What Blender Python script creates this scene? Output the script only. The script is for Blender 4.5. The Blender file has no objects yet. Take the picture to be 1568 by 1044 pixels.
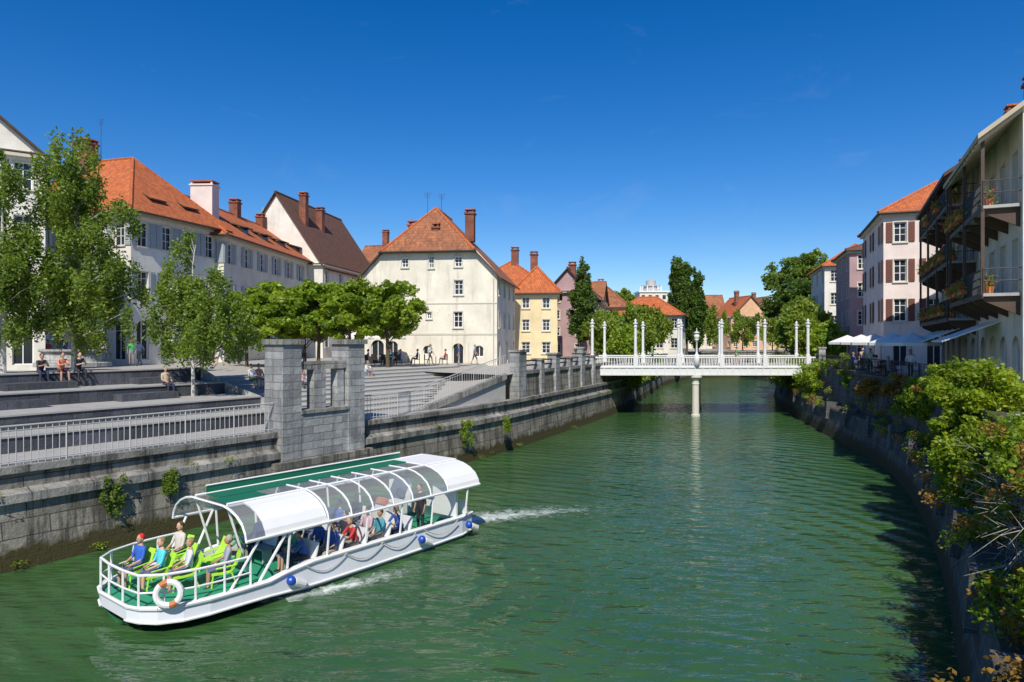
import bpy, bmesh, math, random
import numpy as np
from mathutils import Vector, Matrix
random.seed(7); rng=np.random.default_rng(7)
scene=bpy.context.scene
R=math.radians
# ------------------------------------------------------------ materials
def new_mat(name):
    m=bpy.data.materials.new(name); m.use_nodes=True
    nt=m.node_tree; b=nt.nodes['Principled BSDF']
    return m,nt,b
def N(nt,t,**kw):
    n=nt.nodes.new(t)
    for k,v in kw.items():
        if k.startswith('i_'): n.inputs[k[2:].replace('_',' ')].default_value=v
        else: setattr(n,k,v)
    return n
def L(nt,a,b): nt.links.new(a,b)
def mix(nt,fac,c1,c2,mode='MIX'):
    n=nt.nodes.new('ShaderNodeMix'); n.data_type='RGBA'; n.blend_type=mode
    for s,v in ((n.inputs[0],fac),(n.inputs[6],c1),(n.inputs[7],c2)):
        if isinstance(v,(int,float)): s.default_value=v
        elif isinstance(v,tuple): s.default_value=v if len(v)==4 else (*v,1)
        else: L(nt,v,s)
    return n.outputs[2]
def noise(nt,scale,detail=4,vec=None,rough=.55,dist=0.0):
    n=N(nt,'ShaderNodeTexNoise'); n.inputs['Scale'].default_value=scale; n.inputs['Detail'].default_value=detail
    n.inputs['Roughness'].default_value=rough; n.inputs['Distortion'].default_value=dist
    if vec is not None: L(nt,vec,n.inputs['Vector'])
    return n.outputs['Fac']
def ramp(nt,fac,stops):
    n=N(nt,'ShaderNodeValToRGB'); L(nt,fac,n.inputs[0])
    e=n.color_ramp.elements
    while len(e)<len(stops): e.new(.5)
    for i,(p,c) in enumerate(stops):
        e[i].position=p; e[i].color=c if isinstance(c,tuple) and len(c)==4 else ((*c,1) if isinstance(c,tuple) else (c,c,c,1))
    return n.outputs[0]
def bump(nt,b,h,strength=.4,dist=.02):
    n=N(nt,'ShaderNodeBump'); n.inputs['Strength'].default_value=strength; n.inputs['Distance'].default_value=dist
    L(nt,h,n.inputs['Height']); L(nt,n.outputs[0],b.inputs['Normal'])
def pos(nt,scale=(1,1,1)):
    g=N(nt,'ShaderNodeNewGeometry'); m=N(nt,'ShaderNodeMapping'); m.inputs['Scale'].default_value=scale
    L(nt,g.outputs['Position'],m.inputs[0]); return m.outputs[0]
def mth_(nt,op,a,b_=None,c=None):
    n=N(nt,'ShaderNodeMath',operation=op)
    for k,v in enumerate((a,b_,c)):
        if v is None: continue
        if isinstance(v,(int,float)): n.inputs[k].default_value=v
        else: L(nt,v,n.inputs[k])
    return n.outputs[0]
def c3(c,f): return tuple(min(1,x*f) for x in c)
def plain(name,col,rough=.6,var=.2,scale=6,metal=0,bmp=0.0):
    m,nt,b=new_mat(name)
    f=noise(nt,scale,5,pos(nt))
    L(nt,mix(nt,f,c3(col,1-var),c3(col,1+var)),b.inputs['Base Color'])
    b.inputs['Roughness'].default_value=rough; b.inputs['Metallic'].default_value=metal
    if bmp: bump(nt,b,noise(nt,scale*6,4,pos(nt)),bmp,.02)
    return m
def plaster(name,col,dirt=.5,stain=(.25,.22,.18)):
    m,nt,b=new_mat(name)
    f1=noise(nt,.7,6,pos(nt)); f2=noise(nt,1.4,6,pos(nt,(1,1,.12)),.65)
    c=mix(nt,ramp(nt,f1,[(.35,0.),(.7,1.)]),c3(col,.86),c3(col,1.06))
    st=ramp(nt,f2,[(.52,0.),(.78,dirt)])
    c=mix(nt,st,c,stain)
    f3=noise(nt,2.2,8,pos(nt),.7)
    c=mix(nt,ramp(nt,f3,[(.6,0.),(.68,dirt*.8)]),c,c3(col,.6))
    L(nt,c,b.inputs['Base Color']); b.inputs['Roughness'].default_value=.9
    bump(nt,b,noise(nt,14,6,pos(nt)),.25,.02); return m
def stone(name,c1,c2,bw=.9,rh=.4,mort=(.06,.055,.05),ms=.018,stain=.8,waterline=True,streak=.6):
    m,nt,b=new_mat(name)
    uv=N(nt,'ShaderNodeUVMap')
    dn=N(nt,'ShaderNodeTexNoise'); dn.inputs['Scale'].default_value=1.3; L(nt,uv.outputs[0],dn.inputs['Vector'])
    mp=N(nt,'ShaderNodeVectorMath',operation='MULTIPLY_ADD'); L(nt,dn.outputs['Color'],mp.inputs[0]); mp.inputs[1].default_value=(.08,.08,0); L(nt,uv.outputs[0],mp.inputs[2])
    br=N(nt,'ShaderNodeTexBrick'); L(nt,mp.outputs[0],br.inputs['Vector'])
    for k,v in (('Scale',1),('Brick Width',bw),('Row Height',rh),('Mortar Size',ms),('Bias',0),('Mortar Smooth',.3)): br.inputs[k].default_value=v
    br.inputs['Color1'].default_value=(*c1,1); br.inputs['Color2'].default_value=(*c2,1); br.inputs['Mortar'].default_value=(*mort,1)
    f=noise(nt,1.1,8,pos(nt),.7); c=mix(nt,ramp(nt,f,[(.3,.0),(.7,1.)]),mix(nt,.65,br.outputs[0],c3(c1,.35)),br.outputs[0])
    f4=noise(nt,.45,7,pos(nt),.65); c=mix(nt,ramp(nt,f4,[(.52,0.),(.68,stain*.7)]),c,c3(c1,1.45))
    f2=noise(nt,1.6,8,pos(nt,(1.2,1.2,.13)),.75)
    c=mix(nt,ramp(nt,f2,[(.48,0.),(.6,streak)]),c,(.035,.033,.028))
    f5=noise(nt,.8,8,pos(nt,(1,1,1.6)),.75); c=mix(nt,ramp(nt,f5,[(.56,0.),(.66,streak*.8)]),c,(.07,.06,.025))
    if waterline:
        g=N(nt,'ShaderNodeNewGeometry'); s=N(nt,'ShaderNodeSeparateXYZ'); L(nt,g.outputs['Position'],s.inputs[0])
        ad=mth_(nt,'MULTIPLY_ADD',noise(nt,2,5,pos(nt)),-1.1,s.outputs['Z'])
        w=ramp(nt,ad,[(0,1.),(.25,0.)])
        c=mix(nt,w,c,(.055,.047,.013))
    L(nt,c,b.inputs['Base Color']); b.inputs['Roughness'].default_value=.9
    hh=N(nt,'ShaderNodeMath',operation='MULTIPLY_ADD'); L(nt,br.outputs['Fac'],hh.inputs[0]); hh.inputs[1].default_value=-.6; L(nt,noise(nt,7,8,pos(nt),.7),hh.inputs[2])
    bump(nt,b,hh.outputs[0],.8,.06); return m
def tiles(name,c1,c2,dark=(.09,.04,.025),age=.4):
    m,nt,b=new_mat(name)
    uv=N(nt,'ShaderNodeUVMap'); br=N(nt,'ShaderNodeTexBrick'); L(nt,uv.outputs[0],br.inputs['Vector'])
    for k,v in (('Scale',1),('Brick Width',.22),('Row Height',.34),('Mortar Size',.02),('Bias',0),('Mortar Smooth',.6)): br.inputs[k].default_value=v
    br.inputs['Color1'].default_value=(*c1,1); br.inputs['Color2'].default_value=(*c2,1); br.inputs['Mortar'].default_value=(*c3(c1,.35),1)
    f=noise(nt,.9,8,pos(nt),.7); c=mix(nt,ramp(nt,f,[(.42,0.),(.75,age)]),br.outputs[0],dark)
    f=noise(nt,2.6,6,pos(nt),.7); c=mix(nt,ramp(nt,f,[(.55,0.),(.8,.5)]),c,c3(c2,1.5))
    L(nt,c,b.inputs['Base Color']); b.inputs['Roughness'].default_value=.85
    bump(nt,b,br.outputs['Fac'],-.6,.05); return m
def leafmat(name,cols,transl=.4):
    m,nt,b=new_mat(name)
    g=N(nt,'ShaderNodeNewGeometry')
    f=noise(nt,.45,3,pos(nt)); 
    mm=mth_(nt,'MULTIPLY_ADD',g.outputs['Random Per Island'],.6,mth_(nt,'MULTIPLY_ADD',f,1.2,-.4))
    n=len(cols); c=ramp(nt,mm,[(i/(n-1),cols[i]) for i in range(n)])
    L(nt,c,b.inputs['Base Color']); b.inputs['Roughness'].default_value=.5
    t=N(nt,'ShaderNodeBsdfTranslucent'); L(nt,mix(nt,1.,c,(1.5,1.4,.5,1),'MULTIPLY'),t.inputs[0])
    mx=N(nt,'ShaderNodeMixShader'); mx.inputs[0].default_value=transl
    L(nt,b.outputs[0],mx.inputs[1]); L(nt,t.outputs[0],mx.inputs[2]); L(nt,mx.outputs[0],nt.nodes['Material Output'].inputs[0])
    return m
def glassy(name,col,alpha):
    m,nt,b=new_mat(name); b.inputs['Base Color'].default_value=(*col,1); b.inputs['Roughness'].default_value=.08
    t=N(nt,'ShaderNodeBsdfTransparent'); mx=N(nt,'ShaderNodeMixShader'); mx.inputs[0].default_value=alpha
    L(nt,t.outputs[0],mx.inputs[1]); L(nt,b.outputs[0],mx.inputs[2]); L(nt,mx.outputs[0],nt.nodes['Material Output'].inputs[0]); return m
M={}
M['quay']=stone('quay_stone',(.37,.34,.28),(.2,.185,.155),1.3,.55,streak=.8)
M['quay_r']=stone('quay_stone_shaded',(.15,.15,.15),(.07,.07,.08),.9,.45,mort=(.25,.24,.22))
M['band']=stone('coping_stone',(.4,.385,.34),(.26,.25,.23),1.8,3,ms=.02,waterline=False,streak=.75)
M['pill']=stone('pillar_stone',(.5,.5,.48),(.25,.25,.26),1.1,.33,waterline=False,streak=.3,mort=(.2,.2,.19))
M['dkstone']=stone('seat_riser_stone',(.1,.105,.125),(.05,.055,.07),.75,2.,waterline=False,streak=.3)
M['tread']=plain('tread_concrete',(.36,.35,.325),.9,.25,2,bmp=.2)
M['steps']=plain('step_concrete',(.42,.41,.38),.9,.18,3,bmp=.2)
M['pave']=plain('paving',(.38,.36,.32),.9,.2,1.2,bmp=.2)
M['ground']=plain('ground_mix',(.2,.2,.16),.95,.3,.3,bmp=.2)
M['soil']=plain('ledge_soil',(.07,.06,.035),.95,.4,3,bmp=.5)
M['white']=plain('white_paint',(.78,.78,.76),.45,.05,3)
M['bwhite']=plain('weathered_white',(.68,.68,.66),.6,.12,2.5)
M['hull']=plain('hull_paint',(.74,.76,.8),.35,.06,2)
M['rail']=plain('rail_metal',(.45,.45,.44),.5,.15,4)
M['iron']=plain('dark_iron',(.03,.032,.035),.6,.2,5)
M['wood']=plain('dark_wood',(.075,.045,.028),.7,.35,3,bmp=.2)
M['cream']=plaster('cream_plaster',(.76,.71,.59),.6)
M['cream2']=plaster('warm_plaster',(.72,.62,.44),.3)
M['white_pl']=plaster('white_plaster',(.76,.73,.65),.35)
M['pale']=plaster('pale_plaster',(.72,.69,.57),.3)
M['yellow']=plaster('yellow_plaster',(.78,.64,.38),.2)
M['pink']=plaster('pink_plaster',(.78,.66,.6),.2)
M['mauve']=plaster('mauve_plaster',(.42,.28,.28),.2)
M['peach']=plaster('peach_plaster',(.7,.42,.24),.2)
M['beige']=plaster('beige_plaster',(.5,.43,.31),.4)
M['trim']=plain('stone_trim',(.6,.57,.48),.8,.1,4)
M['glass']=plain('window_glass',(.025,.03,.038),.12,.3,1)
M['shut_g']=plain('shutter_grey',(.36,.4,.42),.6,.1,4)
M['shut_b']=plain('shutter_brown',(.16,.055,.035),.6,.2,4)
M['tile']=tiles('orange_tiles',(.6,.17,.05),(.42,.1,.03),age=.3)
M['tile_old']=tiles('old_tiles',(.46,.17,.07),(.26,.1,.05),age=.75)
M['tile_br']=tiles('brown_tiles',(.2,.09,.05),(.12,.06,.04),age=.5)
M['brick']=stone('chimney_brick',(.4,.13,.07),(.27,.08,.045),.25,.08,mort=(.3,.26,.22),ms=.008,waterline=False,streak=.2)
M['copper']=plain('copper_green',(.12,.32,.27),.6,.2,2)
M['bark']=plain('bark',(.1,.075,.05),.9,.4,4,bmp=.5)
M['birchbark']=plain('birch_bark',(.5,.48,.44),.8,.5,5,bmp=.3)
M['birch']=leafmat('birch_leaves',[(.06,.11,.014),(.17,.26,.035),(.28,.37,.06)],.45)
M['plane']=leafmat('plane_leaves',[(.07,.14,.012),(.22,.33,.025),(.38,.48,.045)],.45)
M['dark']=leafmat('dark_leaves',[(.035,.075,.014),(.085,.155,.022),(.15,.24,.035)])
M['willow']=leafmat('willow_leaves',[(.09,.14,.018),(.2,.29,.03),(.34,.42,.06)],.45)
M['bush']=leafmat('bush_leaves',[(.05,.1,.008),(.2,.3,.015),(.42,.46,.025)],.45)
M['autumn']=leafmat('autumn_leaves',[(.12,.08,.015),(.3,.17,.025),(.42,.22,.04)],.35)
M['red']=plain('flower_red',(.6,.03,.02),.6,.3,9)
M['green_deck']=plain('green_deck',(.03,.3,.16),.6,.12,3)
M['canvas']=plain('green_canvas',(.005,.14,.075),.7,.12,3)
M['lime']=plain('lime_plastic',(.42,.75,.06),.4,.06,3)
M['blue']=plain('blue_rubber',(.01,.07,.4),.4,.1,3)
M['pvc']=glassy('clear_panel',(.75,.8,.85),.22)
M['umb']=plain('umbrella_canvas',(.78,.76,.7),.8,.05,3)
M['seat']=plain('seat_grey',(.3,.32,.34),.5,.1,3)
M['terracotta']=plain('terracotta',(.55,.18,.06),.7,.15,3)
# ------------------------------------------------------------ mesh builder
class MB:
    def __init__(s): s.v=[];s.f=[];s.m=[];s.uv={};s.mats=[]
    def mi(s,mat):
        mat=M[mat] if isinstance(mat,str) else mat
        if mat not in s.mats: s.mats.append(mat)
        return s.mats.index(mat)
    def add(s,vs,fs,mat,uvs=None):
        o=len(s.v); s.v+= [tuple(p) for p in vs]; k=s.mi(mat)
        for i,f in enumerate(fs):
            s.f.append([o+j for j in f]); s.m.append(k)
            if uvs: s.uv[len(s.f)-1]=uvs[i]
    def poly(s,pts,mat): s.add(pts,[list(range(len(pts)))],mat)
    def hexa(s,p,mat): s.add(p,[(0,3,2,1),(4,5,6,7),(0,1,5,4),(1,2,6,5),(2,3,7,6),(3,0,4,7)],mat)
    def box(s,x0,x1,y0,y1,z0,z1,mat):
        s.hexa([(x0,y0,z0),(x1,y0,z0),(x1,y1,z0),(x0,y1,z0),(x0,y0,z1),(x1,y0,z1),(x1,y1,z1),(x0,y1,z1)],mat)
    def obox(s,P,T,Nn,a0,a1,n0,n1,z0,z1,mat):
        q=lambda a,n,z:(P[0]+T[0]*a+Nn[0]*n,P[1]+T[1]*a+Nn[1]*n,z)
        s.hexa([q(a0,n0,z0),q(a1,n0,z0),q(a1,n1,z0),q(a0,n1,z0),q(a0,n0,z1),q(a1,n0,z1),q(a1,n1,z1),q(a0,n1,z1)],mat)
    def tube(s,p0,p1,r0,r1,mat,n=6,cap=True):
        p0=Vector(p0);p1=Vector(p1);d=(p1-p0)
        if d.length<1e-6:return
        d.normalize(); a=d.orthogonal().normalized(); b=d.cross(a)
        vs=[]
        for p,r in ((p0,r0),(p1,r1)):
            for i in range(n):
                t=2*math.pi*i/n; vs.append(p+(a*math.cos(t)+b*math.sin(t))*r)
        fs=[(i,(i+1)%n,n+(i+1)%n,n+i) for i in range(n)]
        if cap: fs+=[tuple(range(n-1,-1,-1)),tuple(range(n,2*n))]
        s.add(vs,fs,mat)
    def pipe(s,pts,r,mat,n=6):
        for a,b in zip(pts[:-1],pts[1:]): s.tube(a,b,r,r,mat,n)
    def lathe(s,cx,cy,prof,mat,n=16):
        vs=[(cx+r*math.cos(2*math.pi*i/n),cy+r*math.sin(2*math.pi*i/n),z) for r,z in prof for i in range(n)]
        fs=[(k*n+i,k*n+(i+1)%n,(k+1)*n+(i+1)%n,(k+1)*n+i) for k in range(len(prof)-1) for i in range(n)]
        fs.append(tuple(range(n-1,-1,-1))); fs.append(tuple(range((len(prof)-1)*n,len(prof)*n)))
        s.add(vs,fs,mat)
    def ell(s,c,r,mat,n=12,k=8,rot=None):
        vs=[];
        for j in range(k+1):
            ph=math.pi*j/k
            for i in range(n):
                t=2*math.pi*i/n; v=Vector((r[0]*math.sin(ph)*math.cos(t),r[1]*math.sin(ph)*math.sin(t),r[2]*math.cos(ph)))
                if rot: v=rot@v
                vs.append(v+Vector(c))
        fs=[(j*n+i,(j+1)*n+i,(j+1)*n+(i+1)%n,j*n+(i+1)%n) for j in range(k) for i in range(n)]
        s.add(vs,fs,mat)
    def torus(s,c,R0,r0,ax,mats,n=20,k=8):
        ax=Vector(ax).normalized(); a=ax.orthogonal().normalized(); b=ax.cross(a); c=Vector(c)
        for i in range(n):
            vs=[]
            for t in (i,i+1):
                th=2*math.pi*t/n; d=a*math.cos(th)+b*math.sin(th)
                for j in range(k):
                    ph=2*math.pi*j/k; vs.append(c+d*(R0+r0*math.cos(ph))+ax*(r0*math.sin(ph)))
            s.add(vs,[(j,(j+1)%k,k+(j+1)%k,k+j) for j in range(k)],mats[(i*len(mats)*2//n)%len(mats)] if len(mats)>1 else mats[0])
    def slab(s,pts,t,mat,under=None):
        n=len(pts); lo=[(p[0],p[1],p[2]-t) for p in pts]
        s.add(pts,[list(range(n))],mat)
        s.add(list(pts)+lo,[(i,(i+1)%n,n+(i+1)%n,n+i) for i in range(n)]+[tuple(range(2*n-1,n-1,-1))],under or mat)
    def build(s,name,parent=None,smooth=False):
        me=bpy.data.meshes.new(name); me.from_pydata(s.v,[],s.f)
        for m in s.mats: me.materials.append(m)
        me.polygons.foreach_set('material_index',s.m)
        if smooth: me.polygons.foreach_set('use_smooth',[True]*len(s.f))
        uvl=me.uv_layers.new(name='UVMap'); Z=Vector((0,0,1)); data=[0.0]*(2*len(me.loops))
        for p in me.polygons:
            if p.index in s.uv:
                for li,u in zip(p.loop_indices,s.uv[p.index]): data[2*li],data[2*li+1]=u
                continue
            n=p.normal
            if abs(n.z)>.93: t=Vector((1,0,0)); w=Vector((0,1,0))
            else:
                t=Z.cross(n).normalized(); w=n.cross(t)
            for li in p.loop_indices:
                co=me.vertices[me.loops[li].vertex_index].co; data[2*li]=co.dot(t); data[2*li+1]=co.dot(w)
        uvl.data.foreach_set('uv',data)
        ob=bpy.data.objects.new(name,me); scene.collection.objects.link(ob)
        if parent: ob.parent=parent
        return ob
class Grp:
    def __init__(s,name,loc=(0,0,0),rot=0): s.name=name;s.loc=loc;s.rot=rot;s.p={};s.sm=set()
    def __getitem__(s,k):
        if k not in s.p: s.p[k]=MB()
        return s.p[k]
    def W(s,x,y,z=0):
        c,sn=math.cos(s.rot),math.sin(s.rot); return (s.loc[0]+c*x-sn*y,s.loc[1]+sn*x+c*y,s.loc[2]+z)
    def finish(s):
        if len(s.p)==1:
            k=list(s.p)[0]; o=s.p[k].build(s.name,None,k in s.sm); o.location=s.loc; o.rotation_euler=(0,0,s.rot); return o
        e=bpy.data.objects.new(s.name,None); scene.collection.objects.link(e); e.location=s.loc; e.rotation_euler=(0,0,s.rot)
        for k,mb in s.p.items(): mb.build(k,e,k in s.sm)
        return e
# ------------------------------------------------------------ facades
def facade(G,P,T,Nn,W,z0,z1,ops,wall,trim='trim',sh=None,dep=.22):
    w=G['walls']; q=lambda a,n,z:(P[0]+T[0]*a+Nn[0]*n,P[1]+T[1]*a+Nn[1]*n,z)
    ops=[o for o in ops if o[0]>.05 and o[1]<W-.05 and o[3]<z1]
    xs=sorted({0,W,*[o[0] for o in ops],*[o[1] for o in ops]}); zs=sorted({z0,z1,*[o[2] for o in ops if o[2]>z0],*[o[3] for o in ops]})
    for a,b in zip(xs[:-1],xs[1:]):
        for c,d in zip(zs[:-1],zs[1:]):
            ma,mz=(a+b)/2,(c+d)/2
            if any(o[0]<ma<o[1] and o[2]<mz<o[3] for o in ops): continue
            w.poly([q(a,0,c),q(b,0,c),q(b,0,d),q(a,0,d)],wall)
    for o in ops:
        a,b,c,d=o[:4]; kind=o[4] if len(o)>4 else 'w'; c=max(c,z0)
        for A,B in (((a,c),(a,d)),((b,c),(b,d)),((a,c),(b,c)),((a,d),(b,d))):
            w.poly([q(A[0],0,A[1]),q(B[0],0,B[1]),q(B[0],-dep,B[1]),q(A[0],-dep,A[1])],wall)
        G['window_glass'].poly([q(a,-dep,c),q(b,-dep,c),q(b,-dep,d),q(a,-dep,d)],'glass')
        fr=G['window_frames']; f=.07
        fm='white' if kind!='door' else 'wood'
        fr.obox(P,T,Nn,a,a+f,-dep+.003,-dep+.06,c,d,fm); fr.obox(P,T,Nn,b-f,b,-dep+.003,-dep+.06,c,d,fm)
        fr.obox(P,T,Nn,a+f,b-f,-dep+.003,-dep+.06,d-f,d,fm); fr.obox(P,T,Nn,a+f,b-f,-dep+.003,-dep+.06,c,c+f,fm)
        mid=(a+b)/2; fr.obox(P,T,Nn,mid-.03,mid+.03,-dep+.003,-dep+.05,c+f,d-f,fm)
        if kind in 'ws': 
            for hz in (.38,.7): fr.obox(P,T,Nn,a+f,mid-.03,-dep+.003,-dep+.045,c+(d-c)*hz,c+(d-c)*hz+.04,fm); fr.obox(P,T,Nn,mid+.03,b-f,-dep+.003,-dep+.045,c+(d-c)*hz,c+(d-c)*hz+.04,fm)
            G['window_trim'].obox(P,T,Nn,a-.12,b+.12,.004,.12,c-.12,c-.002,trim)
            G['window_trim'].obox(P,T,Nn,a-.1,a-.001,.004,.04,c,d+.1,trim);G['window_trim'].obox(P,T,Nn,b+.001,b+.1,.004,.04,c,d+.1,trim);G['window_trim'].obox(P,T,Nn,a,b,.004,.04,d+.001,d+.1,trim)
        if kind=='arch':
            r=(b-a)/2; n=8
            for side in (-1,1):
                pts=[q(mid+side*r,.002,d)]
                for i in range(n+1):
                    t=math.pi/2*i/n; pts.append(q(mid+side*r*math.cos(t),.002,d-r+r*math.sin(t)))
                w.poly(pts,wall); 
        if sh and kind=='s':
            hw=(b-a)/2
            G['shutters'].obox(P,T,Nn,a-.12-hw,a-.12,.045,.09,c,d,sh);G['shutters'].obox(P,T,Nn,b+.12,b+.12+hw,.045,.09,c,d,sh)
            for z in np.arange(c+.1,d-.1,.16):
                G['shutters'].obox(P,T,Nn,a-.07-hw,a-.17,.092,.11,z,z+.06,sh);G['shutters'].obox(P,T,Nn,b+.17,b+.07+hw,.092,.11,z,z+.06,sh)
def grid_ops(W,cols,rows,ww,kind='w',m=1.2,skip=0):
    out=[]
    if cols<1: return out
    for (c,d) in rows:
        for i in range(cols):
            if skip and random.random()<skip: continue
            x=W/2 if cols==1 else m+(W-2*m)*i/(cols-1)
            out.append((x-ww/2,x+ww/2,c,d,kind))
    return out
def chimney(G,x,y,z0,z1,w=.9,d=.9,mat='brick'):
    c=G['chimney']; c.box(x-w/2,x+w/2,y-d/2,y+d/2,z0,z1,mat); c.box(x-w/2-.1,x+w/2+.1,y-d/2-.1,y+d/2+.1,z1+.002,z1+.16,mat)
    for sx in (-1,1):
        for sy in (-1,1): c.box(x+sx*(w/2-.1)-.07,x+sx*(w/2-.1)+.07,y+sy*(d/2-.1)-.07,y+sy*(d/2-.1)+.07,z1+.163,z1+.4,mat)
    c.box(x-w/2-.06,x+w/2+.06,y-d/2-.06,y+d/2+.06,z1+.402,z1+.5,'tile')
def antenna(G,x,y,z,h=2.5):
    a=G['antenna']; a.tube((x,y,z),(x,y,z+h),.025,.02,'iron',5)
    for k in range(4): a.tube((x-.4+.05*k,y,z+h-.15*k),(x+.4-.05*k,y,z+h-.15*k),.012,.012,'iron',4)
def house(name,x,y,rot,W,D,zb,ze,zr,roof='hip',wall='cream',tile='tile',rows=None,cols=4,scols=3,lcols=None,ww=1.0,kind='w',sh=None,ov=.45,inset=None,ground='w',chim=(),nrow=3,dorm=0,finish=True):
    G=Grp(name,(x,y,0),R(rot))
    if rows is None:
        st=(ze-zb)/nrow; rows=[(zb+st*i+st*.32,zb+st*i+st*.82) for i in range(nrow)]
    top=rows[1:]; bot=rows[:1]
    def ops(w,c): return grid_ops(w,c,top,ww,kind)+grid_ops(w,c,[(zb+.05,bot[0][1])] if ground!='w' else bot,ww*1.15,ground if ground!='w' else kind)
    lc=scols if lcols is None else lcols
    facade(G,(0,0),(1,0),(0,-1),W,zb-.6,ze,ops(W,cols),wall,sh=sh)
    facade(G,(W,0),(0,1),(1,0),D,zb-.6,ze,ops(D,scols),wall,sh=sh)
    facade(G,(0,0),(0,1),(-1,0),D,zb-.6,ze,ops(D,lc),wall,sh=sh)
    G['walls'].poly([(0,D,zb-.6),(W,D,zb-.6),(W,D,ze),(0,D,ze)],wall)
    t=G['window_trim']
    t.box(-.25,W+.25,-.25,-.003,ze-.35,ze-.02,'trim'); t.box(-.25,W+.25,D+.003,D+.25,ze-.35,ze-.02,'trim')
    t.box(W+.003,W+.25,-.003,D+.003,ze-.35,ze-.02,'trim'); t.box(-.25,-.003,-.003,D+.003,ze-.35,ze-.02,'trim')
    r=G['roof']; o=ov
    if roof=='hip':
        if W>=D: i=inset if inset is not None else D/2; a=(i,D/2,zr); b=(W-i,D/2,zr)
        else: i=inset if inset is not None else W/2; a=(W/2,i,zr); b=(W/2,D-i,zr)
        c=[(-o,-o,ze),(W+o,-o,ze),(W+o,D+o,ze),(-o,D+o,ze)]
        if W>=D: fs=[[c[0],c[1],b,a],[c[1],c[2],b],[c[2],c[3],a,b],[c[3],c[0],a]]
        else: fs=[[c[0],c[1],a],[c[1],c[2],b,a],[c[2],c[3],b],[c[3],c[0],a,b]]
        hips=[(c[0],a),(c[1],a if W<D else b),(c[2],b),(c[3],b if W<D else a),(a,b)]
    elif roof=='gy':
        k=(zr-ze)/(W/2); zo=ze-k*o
        fs=[[(-o,-o,zo),(W/2,-o,zr),(W/2,D+o,zr),(-o,D+o,zo)],[(W+o,-o,zo),(W+o,D+o,zo),(W/2,D+o,zr),(W/2,-o,zr)]]
        for yy in (0,D): G['walls'].poly([(0,yy,ze),(W,yy,ze),(W/2,yy,zr-.22)],wall)
        hips=[((W/2,-o,zr),(W/2,D+o,zr))]
    else:
        k=(zr-ze)/(D/2); zo=ze-k*o
        fs=[[(-o,-o,zo),(W+o,-o,zo),(W+o,D/2,zr),(-o,D/2,zr)],[(-o,D+o,zo),(-o,D/2,zr),(W+o,D/2,zr),(W+o,D+o,zo)]]
        for xx in (0,W): G['walls'].poly([(xx,0,ze),(xx,D,ze),(xx,D/2,zr-.22)],wall)
        hips=[((-o,D/2,zr),(W+o,D/2,zr))]
    for f in fs: r.slab(f,.16,tile,'wood')
    for a,b in hips: r.tube(a,b,.14,.14,tile,6)
    r.tube((-o,-o-.06,ze-.1),(W+o,-o-.06,ze-.1),.08,.08,'wood',5); r.tube((W+o+.06,-o,ze-.1),(W+o+.06,D+o,ze-.1),.08,.08,'wood',5)
    for ch in chim: chimney(G,*ch)
    if finish: G.finish()
    return G
# ------------------------------------------------------------ banks
LP=[(-36.2,-10),(-15.3,20.4),(-13.8,22.6),(-3.7,37.3),(-0.4,43.0),(2.7,49.5),(8.4,62),(12.5,72),(19,92),(26,112),(34,126),(48,138),(90,155),(300,200)]
RP=[(-4.7,-10),(6.6,10),(9.7,15.3),(12.6,20.4),(16.1,27.3),(19,34),(20.9,40),(23.6,53),(26.8,66.5),(30,78),(36,94),(44,109),(56,121),(100,139),(300,180)]
def resample(P,step=1.5,ymax=1e9):
    out=[]
    n=len(P)
    for i in range(n-1):
        a=Vector(P[i]);b=Vector(P[i+1]);d=(b-a).length; k=max(1,int(d/step)) if d<50 else 6
        p0=Vector(P[i-1]) if i>0 else a; p3=Vector(P[i+2]) if i<n-2 else b
        for j in range(k):
            t=j/k
            m1=(b-p0)/max((b-p0).length,1e-6)*d*1.0; m2=(p3-a)/max((p3-a).length,1e-6)*d*1.0
            h=(2*t**3-3*t*t+1)*a+(t**3-2*t*t+t)*m1+(-2*t**3+3*t*t)*b+(t**3-t*t)*m2
            out.append(h)
    out.append(Vector(P[-1])); return out
LC=resample(LP); RC=resample(RP)
def norms(C,side):
    o=[]
    for i in range(len(C)):
        t=(C[min(i+1,len(C)-1)]-C[max(i-1,0)]).normalized(); o.append(Vector((-t.y,t.x))*side)
    return o
def ribbon(mb,C,side,prof,mats,sel=None):
    Nn=norms(C,side); s=0
    for i in range(len(C)-1):
        d=(C[i+1]-C[i]).length
        if sel is None or sel(C[i]):
            v=0
            for k in range(len(prof)-1):
                (o0,z0),(o1,z1)=prof[k],prof[k+1]; dv=math.hypot(o1-o0,z1-z0)
                q=lambda j,o,z:(C[j].x+Nn[j].x*o,C[j].y+Nn[j].y*o,z)
                mb.add([q(i,o0,z0),q(i+1,o0,z0),q(i+1,o1,z1),q(i,o1,z1)],[(0,1,2,3)],mats[k] if isinstance(mats,list) else mats,[[(s,v),(s+d,v),(s+d,v+dv),(s,v+dv)]])
                v+=dv
        s+=d
mb=MB()
ribbon(mb,LC,1,[(0,-1.2),(.25,2.0),(.08,2.05),(.08,2.32),(.42,2.45),(.45,2.9),(.28,2.93),(.28,3.15),(.85,3.15)],['quay','band','band','band','quay','band','band','band'])
mb.build('embankment_wall')
mb=MB()
up=lambda p:p.y>45.2
ribbon(mb,LC,1,[(.6,3.0),(.72,4.7),(.6,4.72),(.6,4.95),(1.1,4.95),(1.1,4.5)],['quay','band','band','band','band'],up)
NL=norms(LC,1); cnt=0
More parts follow.
